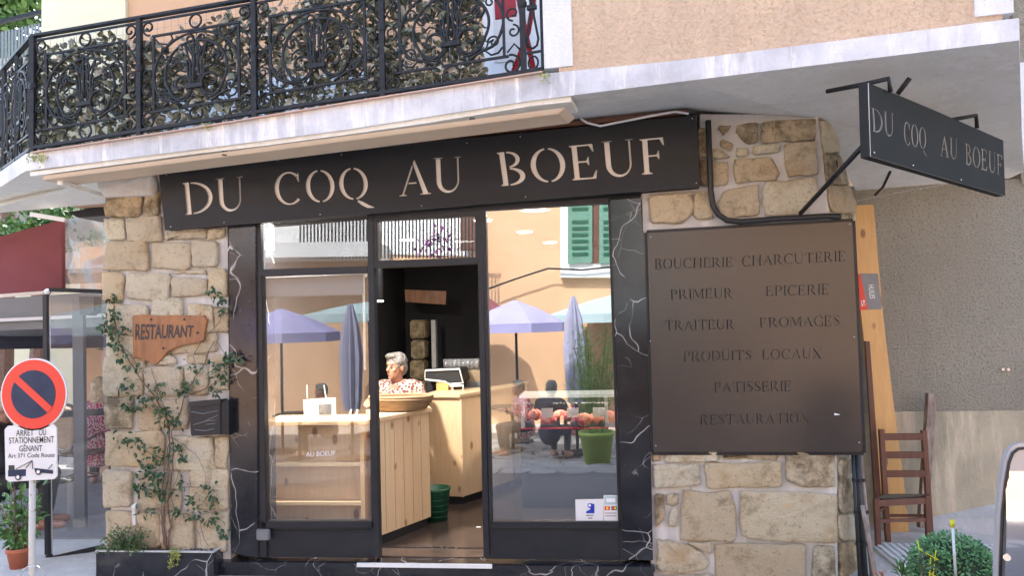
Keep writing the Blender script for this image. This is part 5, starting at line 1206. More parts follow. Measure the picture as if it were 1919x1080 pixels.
a_ = math.radians(-40.5); dv = Vector((math.cos(a_), 0, math.sin(a_))); MB().bar(cc_-dv*42*px_+Vector((0, -.005, 0)), cc_+dv*42*px_+Vector((0, -.005, 0)), .002, 12.5*px_, (0, 0, 1)).build('red_bar', M['rail_red'], ns)
ow = [(14, 799), (100, 796), (106, 802), (107, 893), (101, 899), (17, 904), (10, 899), (8, 806)]
m = MB(); m.prism([U(x, y, Yp) for x, y in ow], (0, .01, 0)); m.build('white_panel', M['plastic_white'], ns, bevel=.002)
for s_, q, bo in (('ARRÊT', [(30, 803), (63, 803), (63, 817), (30, 818)], .006), ('OU', [(73, 805), (86, 804), (86, 816), (73, 817)], .006), ('STATIONNEMENT', [(17, 821), (101, 818), (101, 830), (17, 832)], .008), ('GÊNANT', [(36, 833), (79, 832), (79, 846), (36, 847)], .008), ('Art 371 Code Route', [(15, 851), (102, 849), (102, 857), (15, 859)], .004)):
    font_text(s_, q, Yp-.002, M['ink'], ns, 'lettering', bold=bo*.4)
def np_(q, m_, nm): m = MB(); m.prism([U(x, y, Yp-.003) for x, y in q], (0, .002, 0)); return m.build(nm, M[m_], ns)
np_([(15, 882), (48, 880), (48, 893), (15, 894)], 'sign_blue', 'tow_truck_icon'); np_([(16, 873), (26, 873), (27, 881), (16, 882)], 'ink', 'tow_truck_cab'); np_([(64, 878), (99, 882), (99, 889), (66, 886)], 'sign_blue', 'towed_car_icon')
for a, b in (((30, 880), (60, 864)), ((48, 878), (60, 864)), ((60, 864), (61, 880)), ((90, 880), (98, 871))): MB().bar(U(*a, Yp-.004), U(*b, Yp-.004), .004, .002, (0, 1, 0)).build('crane_line', M['ink'], ns)
for c in ((34, 895), (72, 885)):
    q = U(*c, Yp-.005); disc(q, 5.5*px_, -.001, 0, 'ink', 'wheel', 16); disc(q, 3*px_, -.003, -.0015, 'ink_white', 'wheel_hub', 12)
MB().tube([U(x, y, Yp-.03) for x, y in [(38, 1085), (42, 1070), (52, 1063), (70, 1062), (82, 1070), (86, 1085)]], .003, 6).build('wire_tie', M['steel'], ns, True)
# potted plant behind the pole
pb = U(35, 1070, .06); pb.z = -.1
pp_ = thing('potted_plant', 'leafy green shrub in a terracotta pot behind the no parking pole', 'potted plant', pb)
MB().lathe(pb, [(.055, 0), (.075, .115), (.083, .115), (.083, .145), (.07, .145), (.065, .12)], 24).build('pot', M['terracotta'], pp_, True); MB().lathe(pb+Vector((0, 0, .118)), [(.066, 0), (.05, .012)], 16).build('soil', M['soil'], pp_)
sm_ = MB(); ms = []
for k in range(22):
    a = rv.uniform(0, 6.28); h = rv.uniform(.3, .62); q = pb+Vector((math.cos(a)*rv.uniform(.05, .17), math.sin(a)*rv.uniform(.04, .14), h)); sm_.tube([pb+Vector((0, 0, .12)), pb.lerp(q, .5)+Vector((0, 0, .1)), q], .003, 5)
    for j in range(16):
        p = (pb+Vector((0, 0, .14))).lerp(q, rv.uniform(.2, 1.0))+Vector((rv.gauss(0, .03), rv.gauss(0, .03), rv.gauss(0, .02))); d = (p-pb-Vector((0, 0, .3))).normalized()+rand_dir()*.8; ms.append(Matrix.Translation(p) @ rot_to(d.normalized(), rv.uniform(-1, 1)) @ Matrix.Scale(rv.uniform(.045, .075), 4))
sm_.build('stem', M['bark'], pp_)
lfl = leaf_mesh('leaf', M['leaf_light'], 1, .45, .25)
leaf_cloud(lfl, ms, 'foliage', M['leaf_light'], pp_)
# people on the left terrace
qc = U(184, 830, 2.5); person((qc.x, 2.5, -.1), math.radians(25), 'fair haired woman in burgundy speckled shirt seated half behind the stone pier', 'blouse_red', 'hair_blond', dict(hip=.45, lean=.12, arms=(((-.28, .1, .65), (-.2, .35, .72), (0, 1, 0)), ((.28, .1, .65), (.2, .35, .72), (0, 1, 0)))), seated=True, hairlen=1, legs='black')
person((-5.18, .9, -.1), math.radians(-60), 'person in dark clothes seated at the far left edge behind the no parking sign', 'black', 'hair_blond', dict(hip=.45, lean=.1, closed=1, arms=(((-.26, .1, .62), (-.1, .33, .5), (0, 1, -.3)), ((.26, .1, .62), (.12, .35, .5), (0, 1, -.3)))), seated=True, legs='black')
# mailbox
mx_ = thing('mailbox', 'black plastic mailbox with moulded lines on the stone pier above the planter', 'mailbox', U(392, 818, -.1))
m = MB(); m.prism([U(x, y, -.11) for x, y in [(354, 755), (413, 750), (415, 815), (357, 818)]], (0, .11, 0)); m.build('body', M['frame'], mx_, bevel=.006)
m = MB(); m.prism([U(x, y, -.108) for x, y in [(415, 752), (428, 750), (429, 816), (416, 815)]], (0, .09, 0)); m.build('side', M['plate'], mx_)
m = MB(); m.prism([U(x, y, -.125) for x, y in [(353, 754), (414, 749), (414, 756), (380, 763), (354, 762)]], (0, .02, 0)); m.build('flap', M['frame'], mx_, bevel=.003)
for pts in ([(358, 772), (380, 776), (409, 770)], [(362, 797), (380, 792), (408, 779)], [(365, 806), (385, 808), (402, 804)]): MB().tube([U(x, y, -.114) for x, y in pts], .003, 6).build('moulded_line', M['grey_metal'], mx_, True)
for yy in (790, 796): MB().bar(U(386, yy, -.113), U(404, yy-2, -.113), .004, .003).build('name_slot', M['grey_metal'], mx_)
MB().ball(U(361, 781, -.113), .006, 8, 6).build('keyhole', M['ink'], mx_, True)
# wooden plaque
pq = thing('wooden_plaque', 'irregular varnished wood slab carved RESTAURANT fixed to the left stone pier', 'sign', U(310, 680, -.05))
oc = [(193, 716), (250, 710), (330, 716), (430, 712), (520, 716), (577, 714), (580, 728), (592, 736), (583, 775), (580, 800), (574, 848), (548, 858), (500, 866), (455, 876), (415, 890), (380, 910), (356, 940), (330, 968), (312, 980), (290, 962), (250, 955), (215, 935), (195, 945)]
m = MB(); m.prism([U(180+a*.3517, 340+b*.3519, -.062) for a, b in oc], (0, .03, 0)); m.build('wood_slab', M['plaque'], pq, bevel=.004)
for t_, dx in (('RESTAURANT', 0),): font_text(t_, [(254, 607), (363, 610), (361, 631), (253, 637)], -.0645, M['ink'], pq, 'lettering', bold=.02)
for p in ((283, 599), (345, 599), (370, 624), (306, 653)): MB().ball(U(*p, -.064), (.009, .004, .009), 10, 6).build('bolt', M['ink'], pq, True)
# planter
Yf = -.13; zpt = U(290, 1036, Yf).z
pt_ = thing('marble_planter', 'low black marble planter trough in front of the left stone pier', 'planter', (U(290, 1075, Yf).x, Yf, -.1))
XL, XR = U(184, 1050, Yf).x, U(396, 1060, Yf).x
MB().box((XL, Yf, -.1), (XR, Yf+.015, zpt)).build('front_slab', M['marble'], pt_)
MB().box((XR+.001, Yf, -.1), (XR+.016, 0, zpt)).build('side_slab', M['marble'], pt_); MB().box((XL-.016, Yf, -.1), (XL-.001, 0, zpt)).build('side_slab', M['marble'], pt_)
m = MB().box((XL-.02, Yf-.004, zpt+.0005), (XR+.02, Yf+.018, zpt+.008)); m.box((XR-.002, Yf+.019, zpt+.0005), (XR+.02, 0, zpt+.008)); m.build('pale_rim', M['mortar'], pt_)
MB().box((XL, Yf+.016, -.08), (XR, -.03, zpt-.012)).build('soil', M['soil'], pt_)
ms = [Matrix.Translation(Vector((rv.uniform(XL, XR), rv.uniform(Yf+.03, -.04), zpt-.008))) @ rot_to(rand_dir(), rv.uniform(0, 6)) @ Matrix.Scale(rv.uniform(.012, .03), 4) for _ in range(260)]
leaf_cloud(lf_a[0], ms, 'leaf_litter', M['rush'], pt_)
# bushy plant in planter
bc_ = U(236, 1032, -.09); bc_.z = zpt-.01
bu = thing('small_leaved_bush', 'low fine leaved green bush at the left end of the marble planter', 'bush', bc_)
ms = []; sb = MB()
for k in range(60):
    a = rv.uniform(0, 6.28); el = rv.uniform(.1, 1.4); L_ = rv.uniform(.08, .2); d = Vector((math.cos(a)*math.cos(el), math.sin(a)*math.cos(el)*.4, math.sin(el))); q = bc_+Vector((d.x*L_*1.1, d.y*L_-.02, d.z*L_*1.0)); sb.tube([bc_, bc_.lerp(q, .6)+Vector((0, 0, .02)), q], .0016, 4, caps=False)
    for j in range(22): ms.append(Matrix.Translation(bc_.lerp(q, rv.uniform(.3, 1.08))+rand_dir()*.014) @ rot_to((d+rand_dir()).normalized(), rv.uniform(-2, 2)) @ Matrix.Scale(rv.uniform(.012, .024), 4))
sb.build('stem', M['bark'], bu); leaf_cloud(lf_a[2], ms, 'foliage', M['leaf_vine'], bu); ms2 = [x for x in ms[::3]]
leaf_cloud(lf_a[0], [Matrix.Translation(rand_dir()*.008) @ x for x in ms2], 'pale_foliage', M['leaf_light'], bu)
tw = thing('trailing_weed', 'yellow green weed trailing over the front of the marble planter', 'weed', U(325, 1030, -.15))
ms = []; tm = MB()
for k in range(7):
    x = 318+k*2.8; e = rv.uniform(1050, 1074); tm.tube([U(x, 1030, -.12), U(x+2, 1036, -.155), U(x-2+rv.uniform(-3, 3), e, -.15)], .0012, 4)
    for j in range(24): ms.append(Matrix.Translation(U(x+rv.uniform(-4, 4), rv.uniform(1026, e), -.153)) @ rot_to((rand_dir()+Vector((0, -.3, -.8))).normalized(), rv.uniform(-2, 2)) @ Matrix.Scale(rv.uniform(.01, .018), 4))
tm.build('stem', M['leaf_yellow'], tw); leaf_cloud(lf_a[2], ms, 'foliage', M['leaf_yellow'], tw)
jb = thing('white_conduit_box', 'small white conduit cap on the stone pier above the bush', 'conduit', U(252, 980, -.05))
m = MB(); m.prism([U(x, y, -.06) for x, y in [(246, 948), (256, 943), (257, 952), (247, 954)]], (0, .05, 0)); m.build('cap', M['white'], jb); m = MB(); m.prism([U(x, y, -.05) for x, y in [(247, 954), (253, 953), (254, 985), (248, 986)]], (0, .03, 0)); m.build('duct', M['canvas'], jb)
# climbing vine
vn = thing('climbing_vine', 'sparse climbing vine with dark glossy leaves trained up the left stone pier', 'vine', U(312, 1030, -.07))
def zig(pts, r=1.6): return [(x+rv.uniform(-r, r), y+rv.uniform(-r, r)) for x, y in pts]
def dens(pts):
    out = []
    for (a, b), (c, d) in zip(pts, pts[1:]):
        n = max(1, int(math.hypot(c-a, d-b)//9))
        for i in range(n): out.append((a+(c-a)*i/n, b+(d-b)*i/n))
    return out+[pts[-1]]
VS = [([(312, 1030), (306, 985), (309, 930), (316, 880), (318, 830), (316, 795), (305, 770), (292, 745), (270, 720), (252, 690), (238, 670), (226, 650), (218, 620), (212, 590), (214, 572)], .008),
      ([(314, 1030), (320, 990), (314, 950), (322, 900), (324, 850), (322, 810), (330, 795), (338, 770), (345, 745), (355, 725), (372, 700), (385, 680), (392, 655), (402, 640)], .007),
      ([(308, 1025), (302, 960), (306, 900), (312, 860), (318, 815), (312, 790)], .006), ([(316, 1000), (326, 960), (320, 930), (330, 900), (336, 880)], .004),
      ([(345, 745), (368, 735), (395, 725), (412, 708), (425, 690)], .004), ([(300, 770), (280, 745), (262, 730), (250, 735), (245, 720)], .003), ([(312, 790), (300, 740), (290, 712), (285, 690)], .0035),
      ([(320, 820), (345, 835), (372, 860), (385, 890), (386, 905)], .0025), ([(312, 950), (290, 955), (270, 955)], .003), ([(320, 960), (350, 965), (375, 975), (395, 990)], .003), ([(322, 920), (345, 915), (380, 912), (400, 925)], .003),
      ([(302, 860), (282, 850), (262, 840), (250, 830)], .0025), ([(370, 700), (362, 670), (378, 640), (396, 620), (414, 600), (420, 570), (405, 548), (388, 545)], .003), ([(226, 650), (240, 660), (262, 690), (275, 700)], .003), ([(355, 725), (340, 700), (332, 690)], .0025),
      ([(404, 640), (418, 660), (432, 680), (455, 676)], .0025), ([(300, 880), (275, 890), (262, 900)], .0025), ([(375, 975), (382, 1010), (392, 1025)], .0025), ([(350, 965), (372, 1000), (380, 1028)], .002)]
for pts, r_ in VS:
    P = [U(x, y, -.045-.02*noise.noise(Vector((x*.03, y*.03, r_*300)))-.01) for x, y in zig(dens(pts))]; n = len(P)
    MB().tube(P, [r_*(1-.6*i/n) for i in range(n)], 6).build('stem', M['bark'], vn, True)
CL = [(213, 560, 8, 16), (208, 590, 14, 26), (200, 615, 14, 32), (225, 620, 18, 30), (215, 650, 16, 26), (228, 665, 12, 16), (250, 690, 12, 10), (395, 548, 10, 10), (415, 560, 12, 18), (420, 585, 8, 14), (410, 690, 18, 26), (432, 672, 20, 30), (420, 705, 14, 22), (350, 722, 14, 20), (340, 735, 14, 16), (300, 730, 14, 18),
      (265, 752, 20, 26), (235, 722, 16, 20), (245, 765, 14, 18), (308, 770, 16, 26), (318, 790, 18, 30), (235, 828, 20, 28), (262, 830, 10, 10), (290, 855, 18, 26), (335, 838, 14, 18), (340, 858, 12, 16), (275, 880, 20, 34), (290, 895, 22, 36), (262, 915, 14, 22), (292, 925, 18, 26), (345, 905, 10, 12), (385, 915, 14, 18), (398, 935, 12, 14),
      (365, 940, 12, 18), (370, 965, 16, 24), (400, 975, 14, 18), (275, 955, 18, 14), (420, 1000, 12, 16), (335, 960, 12, 14), (322, 925, 8, 8), (360, 690, 14, 12), (405, 735, 10, 12)]
vl = [leaf_mesh('leaf', M['leaf_vine'], 1, w_, b_) for w_, b_ in ((.55, .15), (.48, .3))]; vi = []
for x, y, r_, n in CL:
    for k in range(int(n*1.0)):
        q = U(rv.gauss(x, r_*.6), rv.gauss(y, r_*.45), -.05-rv.uniform(0, .06)); d = rand_dir(); d.z -= .5; d.y -= .25; vi.append(Matrix.Translation(q) @ rot_to(d.normalized(), rv.uniform(-1.2, 1.2)) @ Matrix.Scale(rv.uniform(.028, .054), 4))
rv.shuffle(vi)
for X in vi[:300]: inst(rv.choice(vl), 'leaf', vn, X)
leaf_cloud(vl[0], vi[300:], 'leaf_mass', M['leaf_vine'], vn)
MB().tube([U(x, y, -.06) for x, y in [(427, 470), (431, 462), (436, 468)]], .007, 6).build('dead_leaf', M['white'], vn)

# ================================================================== RIGHT SIDE OBJECTS
pk = thing('pine_plank', 'long knotty pine plank leaning against the roughcast wall behind the brown chair', 'plank', U(1685, 1000, 1.1))
def lean(x, y): f = (y-384)/(1000-384); return U(x, y, 1.24-.14*f)
m = MB(); m.prism([lean(x, y) for x, y in [(1599, 385), (1637, 384), (1654, 583), (1670, 720), (1676, 767), (1695, 915), (1704, 997), (1667, 999), (1650, 915), (1632, 770), (1626, 700), (1613, 583)]], (0, .035, 0)); m.build('board', M['pine_or'], pk)
m = MB(); m.prism([lean(x, y)+Vector((0, -.003, 0)) for x, y in [(1610, 513), (1645, 513), (1652, 580), (1618, 581)]], (0, .002, 0)); m.build('grey_label', M['grey_card'], pk)
m = MB(); m.prism([lean(x, y)+Vector((0, -.006, 0)) for x, y in [(1608, 514), (1612, 514), (1626, 580), (1611, 582)]], (0, .002, 0)); m.build('red_label', M['rail_red'], pk)
font_text('HUILES', [(1637, 534), (1640, 560), (1630, 560), (1627, 534)], 0, M['ink_white'], pk, 'lettering', pt=lambda x, y: lean(x, y)+Vector((0, -.005, 0)), bold=.01)
font_text('S', [(1620, 562), (1621, 574), (1614, 575), (1613, 563)], 0, M['ink_white'], pk, 'lettering', pt=lambda x, y: lean(x, y)+Vector((0, -.009, 0)))
p2 = MB(); p2.prism([U(x, y, 1.0) for x, y in [(1622, 640), (1630, 640), (1652, 940), (1645, 1000), (1640, 940)]], (0, .03, 0)); o = p2.build('dark_plank', M['brown_wood']); tag(o, 'narrow reddish brown board leaning left of the pine plank', 'plank')
ow_ = MB(); ow_.bar(U(1745, 738, 1.2), U(1728, 990, 1.12), .06, .06, (0, 1, 0)); o = ow_.build('weathered_post', M['old_wood']); tag(o, 'chipped weathered timber post standing behind the right side of the brown chair', 'post')
ch_ = thing('ladder_back_chair', 'reddish brown ladder back chair with worn rush seat in front of the roughcast wall', 'chair', UZ(1690, 1028, -.1))
FLp, BLp = UZ(1646, 1029, -.1), UZ(1664, 1016, -.1); FRp = UZ(1741, 1023, -.1); BRp = FRp+(BLp-FLp)*.95; BRp = Vector((U(1736, 900, BLp.y).x+.01, BLp.y, -.1))
zs_ = U(1690, 940, FLp.y).z; zb_ = U(1664, 806, BLp.y).z
def up_(p, z): return Vector((p.x, p.y, z))
BW = M['brown_wood']
for p, zt2 in ((FLp, zs_+.02), (FRp, zs_+.02), (BLp, zb_), (BRp, zb_-.01)): MB().bar(p, up_(p, zt2)+(Vector((0, .03, 0)) if zt2 > zs_+.1 else Vector()), .036, .036, (0, 1, 0)).build('leg', BW, ch_, bevel=.003)
for yy, hh_ in ((820, .05), (854, .05), (889, .05)):
    z = U(1700, yy, BLp.y).z; MB().bar(up_(BLp, z)+Vector((.015, .02*(z-zs_)/.4, 0)), up_(BRp, z)+Vector((-.015, .02*(z-zs_)/.4, 0)), .016, hh_).build('back_slat', BW, ch_, bevel=.003)
for a, b in ((FLp, FRp), (FRp, BRp), (BRp, BLp), (BLp, FLp)):
    MB().bar(up_(a, zs_-.015), up_(b, zs_-.015), .022, .045).build('seat_rail', BW, ch_)
    for zz in ((.16,) if (a is FRp or a is BLp) else (.09, )): MB().bar(up_(a, zz-.1+.1), up_(b, zz), .016, .02).build('stretcher', BW, ch_)
MB().bar(up_(FLp, U(1690, 977, FLp.y).z), up_(FRp, U(1690, 981, FLp.y).z), .018, .022).build('stretcher', BW, ch_)
m = MB(); n = 10; vs = []
for j in range(n+1):
    for i in range(n+1):
        a = up_(FLp, 0).lerp(up_(FRp, 0), i/n).lerp(up_(BLp, 0).lerp(up_(BRp, 0), i/n), j/n); vs.append(Vector((a.x, a.y, zs_+.012-.02*math.sin(PI*i/n)*math.sin(PI*j/n)+.006*noise.noise(a*40))))
m.add(vs, [(j*(n+1)+i, j*(n+1)+i+1, (j+1)*(n+1)+i+1, (j+1)*(n+1)+i) for j in range(n) for i in range(n)]); m.build('rush_seat', M['rush'], ch_, True)
o = MB().tube([U(1616, 948, -.02), U(1628, 1010, -.1), U(1642, 1090, -.2)], .014, 10).build('wooden_pole', M['old_wood'], None, True); tag(o, 'worn wooden broom handle leaning at the foot of the right stone pier', 'pole')
# string lights wire on the wall
wi = thing('wire_with_clips', 'thin pale wire with tiny clips along the top of the roughcast wall under the soffit', 'wire', U(1700, 365, 1.28))
MB().tube([U(x, y, 1.29) for x, y in [(1600, 377), (1640, 370), (1677, 362), (1725, 354), (1765, 346), (1790, 341)]], .002, 5).build('wire', M['plastic_white'], wi)
for p in ((1638, 370), (1677, 362), (1725, 354), (1765, 346)): MB().ball(U(*p, 1.285), .007, 6, 5).build('clip', M['plastic_white'], wi)
# box ball
Yb = -.95; bb = U(1787, 1078, Yb); Rb = 80*(U(1788, 1078, Yb)-bb).length
bx_ = thing('boxwood_ball', 'clipped round boxwood ball shrub in the bottom right foreground', 'shrub', (bb.x, bb.y, -.1))
MB().lathe((bb.x, bb.y, -.1), [(.12, 0), (.15, .14), (.16, .15), (.14, .13)], 20).build('pot', M['frame'], bx_, True)
MB().ball(bb, Rb*.86, 20, 14).build('dark_core', mat('dark core', (.02, .04, .02), (.03, .05, .025), .9), bx_, True)  # solid dark ball filling the inside of the leaf shell
ms = []
for k in range(4200):
    d = rand_dir(); rr = Rb*(rv.uniform(.86, 1.02)+.05*noise.noise(d*3)); ms.append(Matrix.Translation(bb+d*rr) @ rot_to((d+rand_dir()*.9).normalized(), rv.uniform(-2, 2)) @ Matrix.Scale(rv.uniform(.014, .026), 4))
leaf_cloud(lf_a[0], ms, 'foliage', M['leaf_box'], bx_)
sk = thing('plant_stake', 'white plant stake with a yellow cap standing in the boxwood ball', 'stake', U(1790, 1090, Yb-Rb-.02))
Yk = Yb-Rb*.9
MB().tube([U(1785, 985, Yk), U(1792, 1095, Yk)], .0065, 10).build('rod', M['plastic_white'], sk, True); MB().tube([U(1784, 975, Yk), U(1785, 988, Yk)], .011, 10).build('cap', M['yellow'], sk, True)
yl = thing('yellow_trellis', 'bent bright yellow plastic trellis strips left of the boxwood ball', 'trellis', U(1745, 1085, Yk))
for pts in ([(1720, 1014), (1722, 1030), (1760, 1052)], [(1754, 1032), (1748, 1085)], [(1744, 1046), (1742, 1085)], [(1740, 1074), (1758, 1084)]): MB().tube([U(x, y, Yk-.01) for x, y in pts], .003, 6).build('strip', M['yellow'], yl)
def tuft(px, py, Y, label, n, mt, size, name='small_plant', h=.09):
    c = U(px, py, Y); t = thing(name, label, 'plant', c); me = leaf_mesh('leaf', M[mt], 1, .32, .3)
    for k in range(n):
        a = rv.uniform(0, 6.28); el = rv.uniform(.4, 1.4); d = Vector((math.cos(a)*math.cos(el), math.sin(a)*math.cos(el), math.sin(el))); inst(me, 'leaf', t, Matrix.Translation(c+d*h*rv.uniform(0, .6)) @ rot_to(d, rv.uniform(-.6, .6)) @ Matrix.Scale(size*rv.uniform(.7, 1.2), 4))
    MB().tube([c-Vector((0, 0, .12)), c+Vector((0, 0, h*.7))], .003, 5).build('stem', M['bark'], t); return t
tuft(1690, 1084, -.9, 'small broad leaved green plant at the bottom edge left of the boxwood ball', 26, 'leaf_light', .055)
tuft(1728, 1076, -1.2, 'reddish tipped leafy plant tied in front of the boxwood ball', 30, 'leaf_vine', .05, h=.14)
tuft(1652, 1085, -.6, 'tiny red flowered plant at the foot of the wooden pole', 8, 'terracotta', .03, h=.05)
# mirror polished rounded panel at far right
dc = thing('polished_display_case', 'rounded corner of a polished metal display case with black seal at the right edge', 'display case', U(1905, 1075, -1.6))
Yd = -1.6
oc = [(1867, 1110), (1868, 1040), (1871, 960), (1877, 900), (1884, 862), (1893, 842), (1906, 833), (1925, 831), (2100, 829), (2110, 1110)]
m = MB(); m.prism([U(x, y, Yd) for x, y in oc], (0, .035, 0)); m.build('shell', mat('pale grey shell', (.5, .5, .51), (.44, .44, .45), .35, 3, metal=.3, bstr=0), dc, bevel=.004)
P = [U(x, y, Yd-.004) for x, y in [(1874, 1110), (1876, 1040), (1879, 962), (1885, 905), (1891, 868), (1898, 850), (1908, 842), (1926, 840), (2100, 838)]]
MB().tube(P, .006, 8).build('seal', M['rubber'], dc, True)
m = MB(); nx, ny = 8, 16; vs = []
for j in range(ny+1):
    for i in range(nx+1):
        y = 1110-(1110-846)*j/ny; xl = 1880+(8 if y < 900 else 0)+(14*max(0, (880-y)/34) if y < 880 else 0)+(1110-y)*.02; x = xl+(2100-xl)*i/nx; p = U(x, y, Yd-.006); f = j/ny; p.y -= .035*math.sin(PI*min(f, 1)*.5+.0)*(1-f)+.0-.05*f*f+.05*f*.6; vs.append(p)
m.add(vs, [(j*(nx+1)+i, j*(nx+1)+i+1, (j+1)*(nx+1)+i+1, (j+1)*(nx+1)+i) for j in range(ny) for i in range(nx)]); m.build('polished_panel', M['chrome'], dc, True)
MB().tube([U(1887, 1046, Yd-.02), U(1887, 1046, Yd-.03)], .014, 20).build('round_catch', M['steel'], dc)

# ================================================================== ACROSS THE STREET (seen in the window reflections)
def RU(px, py, Yv): p = U(px, py, Yv); return Vector((p.x, -Yv, p.z))
WY = 11.5
oh = thing('orange_house', 'orange rendered house across the street reflected in the shop windows', 'building', (0, -WY, -.7))
MB().box((-16, -WY-6, -.8), (14, -WY, 6.2)).build('wall', M['orange_wall'], oh)
MB().box((-16.3, -WY-6.3, 6.2), (14.3, -WY+.4, 6.4)).build('roof', M['terracotta'], oh)
def rq(q, Yv, t, nm, mt, par): m = MB(); m.prism([RU(x, y, Yv) for x, y in q], (0, -t, 0)); return m.build(nm, M[mt], par)
rq([(1050, 300), (1240, 300), (1240, 520), (1050, 518)], WY-.03, .04, 'window_surround', 'white', oh)
wn = rq([(1108, 300), (1126, 300), (1126, 492), (1108, 494)], WY-.06, .02, 'window', 'brown_wood', oh)
for x0, x1 in ((1064, 1110), (1123, 1172)):
    s_ = rq([(x0, 300), (x1, 300), (x1, 491), (x0, 495)], WY-.12, .04, 'shutter', 'shutter', oh)
    for k in range(14):
        yy = 315+k*12.2
        if abs(yy-400) < 8: continue
        rq([(x0+8, yy), (x1-8, yy-.5), (x1-8, yy+5), (x0+8, yy+6)], WY-.14, .02, 'louvre', 'green_dark', s_)
rq([(1050, 505), (1240, 505), (1240, 520), (1050, 520)], WY-.2, .2, 'sill', 'white', oh)
rq([(440, 300), (880, 300), (880, 480), (440, 470)], WY-.04, .04, 'white_band', 'white', oh)
bl2 = rq([(300, 458), (700, 452), (700, 480), (300, 486)], WY-1.2, 1.2, 'balcony_slab', 'white', oh)
for k in range(50): x = 560+k*6.6; rq([(x, 398), (x+2.4, 398), (x+2.4, 484), (x, 484)], WY-1.1, .03, 'baluster', 'iron', oh)
rq([(540, 396), (890, 396), (890, 401), (540, 401)], WY-1.1, .04, 'handrail', 'iron', oh)
rq([(862, 380), (890, 380), (890, 470), (862, 470)], WY-.3, .05, 'shutter', 'brown_wood', oh)
MB().tube([RU(905, 545, WY-.3), RU(960, 525, WY-.3), RU(1027, 503, WY-.3), RU(1090, 506, WY-.3), RU(1150, 500, WY-.3)], .02, 6).build('cable', M['iron'], oh)
m = MB()
fl = leaf_mesh('petal', mat('purple flower', (.25, .04, .22), (.16, .03, .15), .6), 1, .8, .2)
fm = [Matrix.Translation(RU(rv.gauss(820, 16), rv.gauss(455, 13), WY-1.2)) @ rot_to(rand_dir(), 0) @ Matrix.Scale(.1, 4) for _ in range(90)]
fb_ = thing('purple_flower_box', 'purple flowers on the balcony across the street', 'flowers', RU(820, 470, WY-1.2)); leaf_cloud(fl, fm, 'blooms', M['lilac'] if 0 else fl.materials[0], fb_)
def parasol(px, py, ex, ey, Yv, mt, label, closed=False):
    a = RU(px, py, Yv); e = RU(ex, ey, Yv); R_ = abs(e.x-a.x); g_ = gz(a.y); t = thing('parasol', label, 'parasol', (a.x, a.y, g_))
    MB().tube([(a.x, a.y, g_), (a.x, a.y, a.z)], .025, 10).build('pole', M['iron'], t); MB().lathe((a.x, a.y, g_), [(.28, 0), (.26, .06), (.06, .09)], 24).build('base', M['black'], t)
    m = MB()
    if closed:
        n = 24; pr = [(.03, a.z), (.11, a.z-.35), (.15, a.z-.8), (.13, a.z-1.5), (.10, a.z-1.7)]; vs = []
        for r, z in pr:
            for j in range(n): q = 2*PI*j/n; rr = r*(1+.25*(j % 3-1)); vs.append((a.x+rr*math.cos(q), a.y+rr*math.sin(q), z))
        m.add(vs, [(i*n+j, i*n+(j+1) % n, (i+1)*n+(j+1) % n, (i+1)*n+j) for i in range(len(pr)-1) for j in range(n)])
    else:
        n = 8; vs = [a]; zc = e.z
        for r, z in ((.5, a.z+(zc-a.z)*.42), (1, zc), (1.0, zc-.16)):
            for j in range(n): q = 2*PI*(j+.5)/n; vs.append((a.x+R_*r*math.cos(q)/math.cos(PI/8)*.95, a.y+R_*r*math.sin(q)*.95, z))
        m.add(vs, [(0, 1+j, 1+(j+1) % n) for j in range(n)]+[(1+k*n+j, 1+k*n+(j+1) % n, 1+(k+1)*n+(j+1) % n, 1+(k+1)*n+j) for k in range(2) for j in range(n)])
    m.build('canopy', M[mt], t); return t
parasol(965, 562, 1060, 604, 8.4, 'lilac', 'open lilac parasol reflected in the right window')
parasol(525, 578, 628, 622, 7.4, 'lilac', 'open lilac parasol reflected in the left window')
parasol(1074, 556, 1090, 600, 7.0, 'lilac_grey', 'closed lilac grey parasol beside the bamboo', True)
parasol(655, 570, 670, 600, 6.6, 'lilac_grey', 'closed lilac grey parasol reflected left of the door', True)
parasol(1200, 540, 1020, 592, 10.0, 'teal', 'large pale teal parasol near the orange wall')
parasol(690, 565, 575, 592, 9.6, 'teal', 'second pale teal parasol further left')
parasol(880, 540, 950, 582, 10.2, 'burgundy', 'burgundy parasol behind the lilac one')
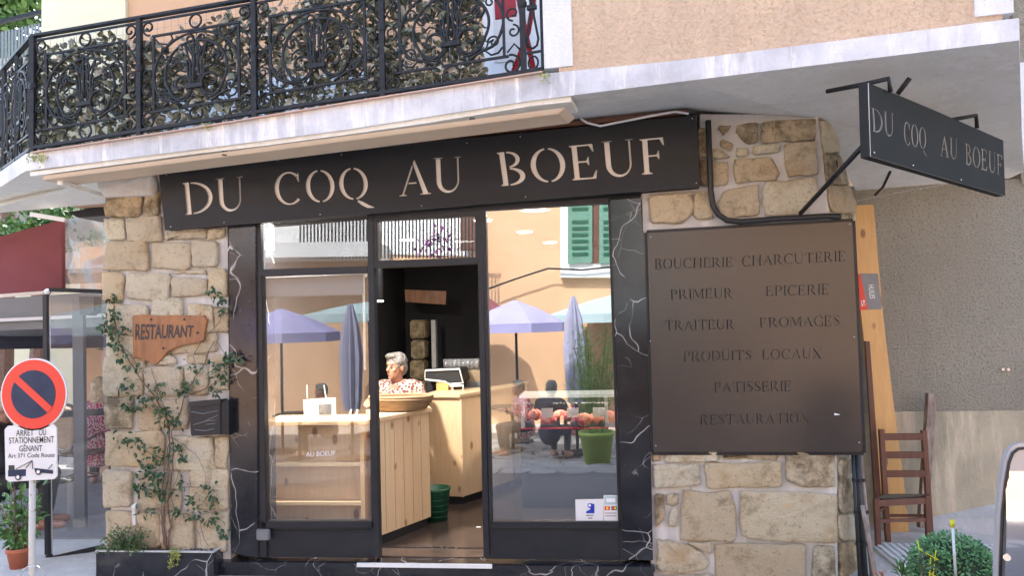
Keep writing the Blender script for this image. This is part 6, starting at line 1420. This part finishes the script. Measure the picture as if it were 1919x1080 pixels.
# bamboo in lime pot
bq = RU(1120, 878, 5.5); bq.z = gz(-5.5); bm_ = thing('bamboo_pot', 'bamboo in a lime green pot on the paved square', 'potted plant', bq)
MB().lathe(bq, [(.17, 0), (.235, .42), (.255, .42), (.255, .47), (.22, .47), (.2, .4)], 28).build('pot', M['lime'], bm_, True); MB().lathe(bq+Vector((0, 0, .4)), [(.2, 0), (.1, .02)], 16).build('soil', M['soil'], bm_)
ms = []; sm_ = MB()
for k in range(36):
    a = rv.uniform(0, 6.28); r = rv.uniform(.05, .42); h = rv.uniform(1.0, 1.95); q = bq+Vector((math.cos(a)*r, math.sin(a)*r, h)); s0 = bq+Vector((math.cos(a)*.08, math.sin(a)*.08, .4)); md_ = s0.lerp(q, .6)+Vector((0, 0, .15)); sm_.tube([s0, md_, q], .004, 5)
    for j in range(60): f = rv.uniform(.25, 1); p = (s0.lerp(md_, f/.6) if f < .6 else md_.lerp(q, (f-.6)/.4))+rand_dir()*.07; ms.append(Matrix.Translation(p) @ rot_to((rand_dir()+Vector((0, 0, -.3))).normalized(), 0) @ Matrix.Scale(rv.uniform(.06, .11), 4))
sm_.build('cane', M['leaf_light'], bm_); M['bamboo'] = leaf_mat('bamboo leaf', (.14, .30, .06), (.36, .5, .14), .5); leaf_cloud(leaf_mesh('leaf', M['bamboo'], 1, .14, .2), ms, 'foliage', M['bamboo'], bm_)
def ptable(px, Yv, label):
    p = RU(px, 800, Yv); cafe_table((p.x, p.y, gz(p.y)), label, 'frame', .35); return p
ptable(1060, 6.6, 'dark cafe table on the square beside the lime pot'); ptable(560, 6.8, 'dark cafe table reflected in the left window'); ptable(960, 7.6, 'dark cafe table under the lilac parasol')
AR = (((-.26, .1, .65), (-.1, .36, .74), (0, 1, 0)), ((.26, .1, .65), (.12, .36, .74), (0, 1, 0)))
for px, Yv, fc, lb, sh_, hr_ in ((985, 7.2, 60, 'man in a red checked shirt at the cafe table', 'check', 'hair_grey'), (1030, 6.1, 200, 'person in navy leaning on the cafe table', 'navy', 'hair_grey'), (1085, 7.3, -60, 'person in burgundy across the cafe table', 'blouse_red', 'hair_blond'), (615, 7.2, 70, 'person in a spotted blouse at the left cafe table', 'blouse', 'hair_grey')):
    p = RU(px, 800, Yv); person((p.x, p.y, gz(p.y)), math.radians(fc), lb, sh_, hr_, dict(hip=.45, lean=.15, closed=1, arms=AR), seated=True, vox=.018)
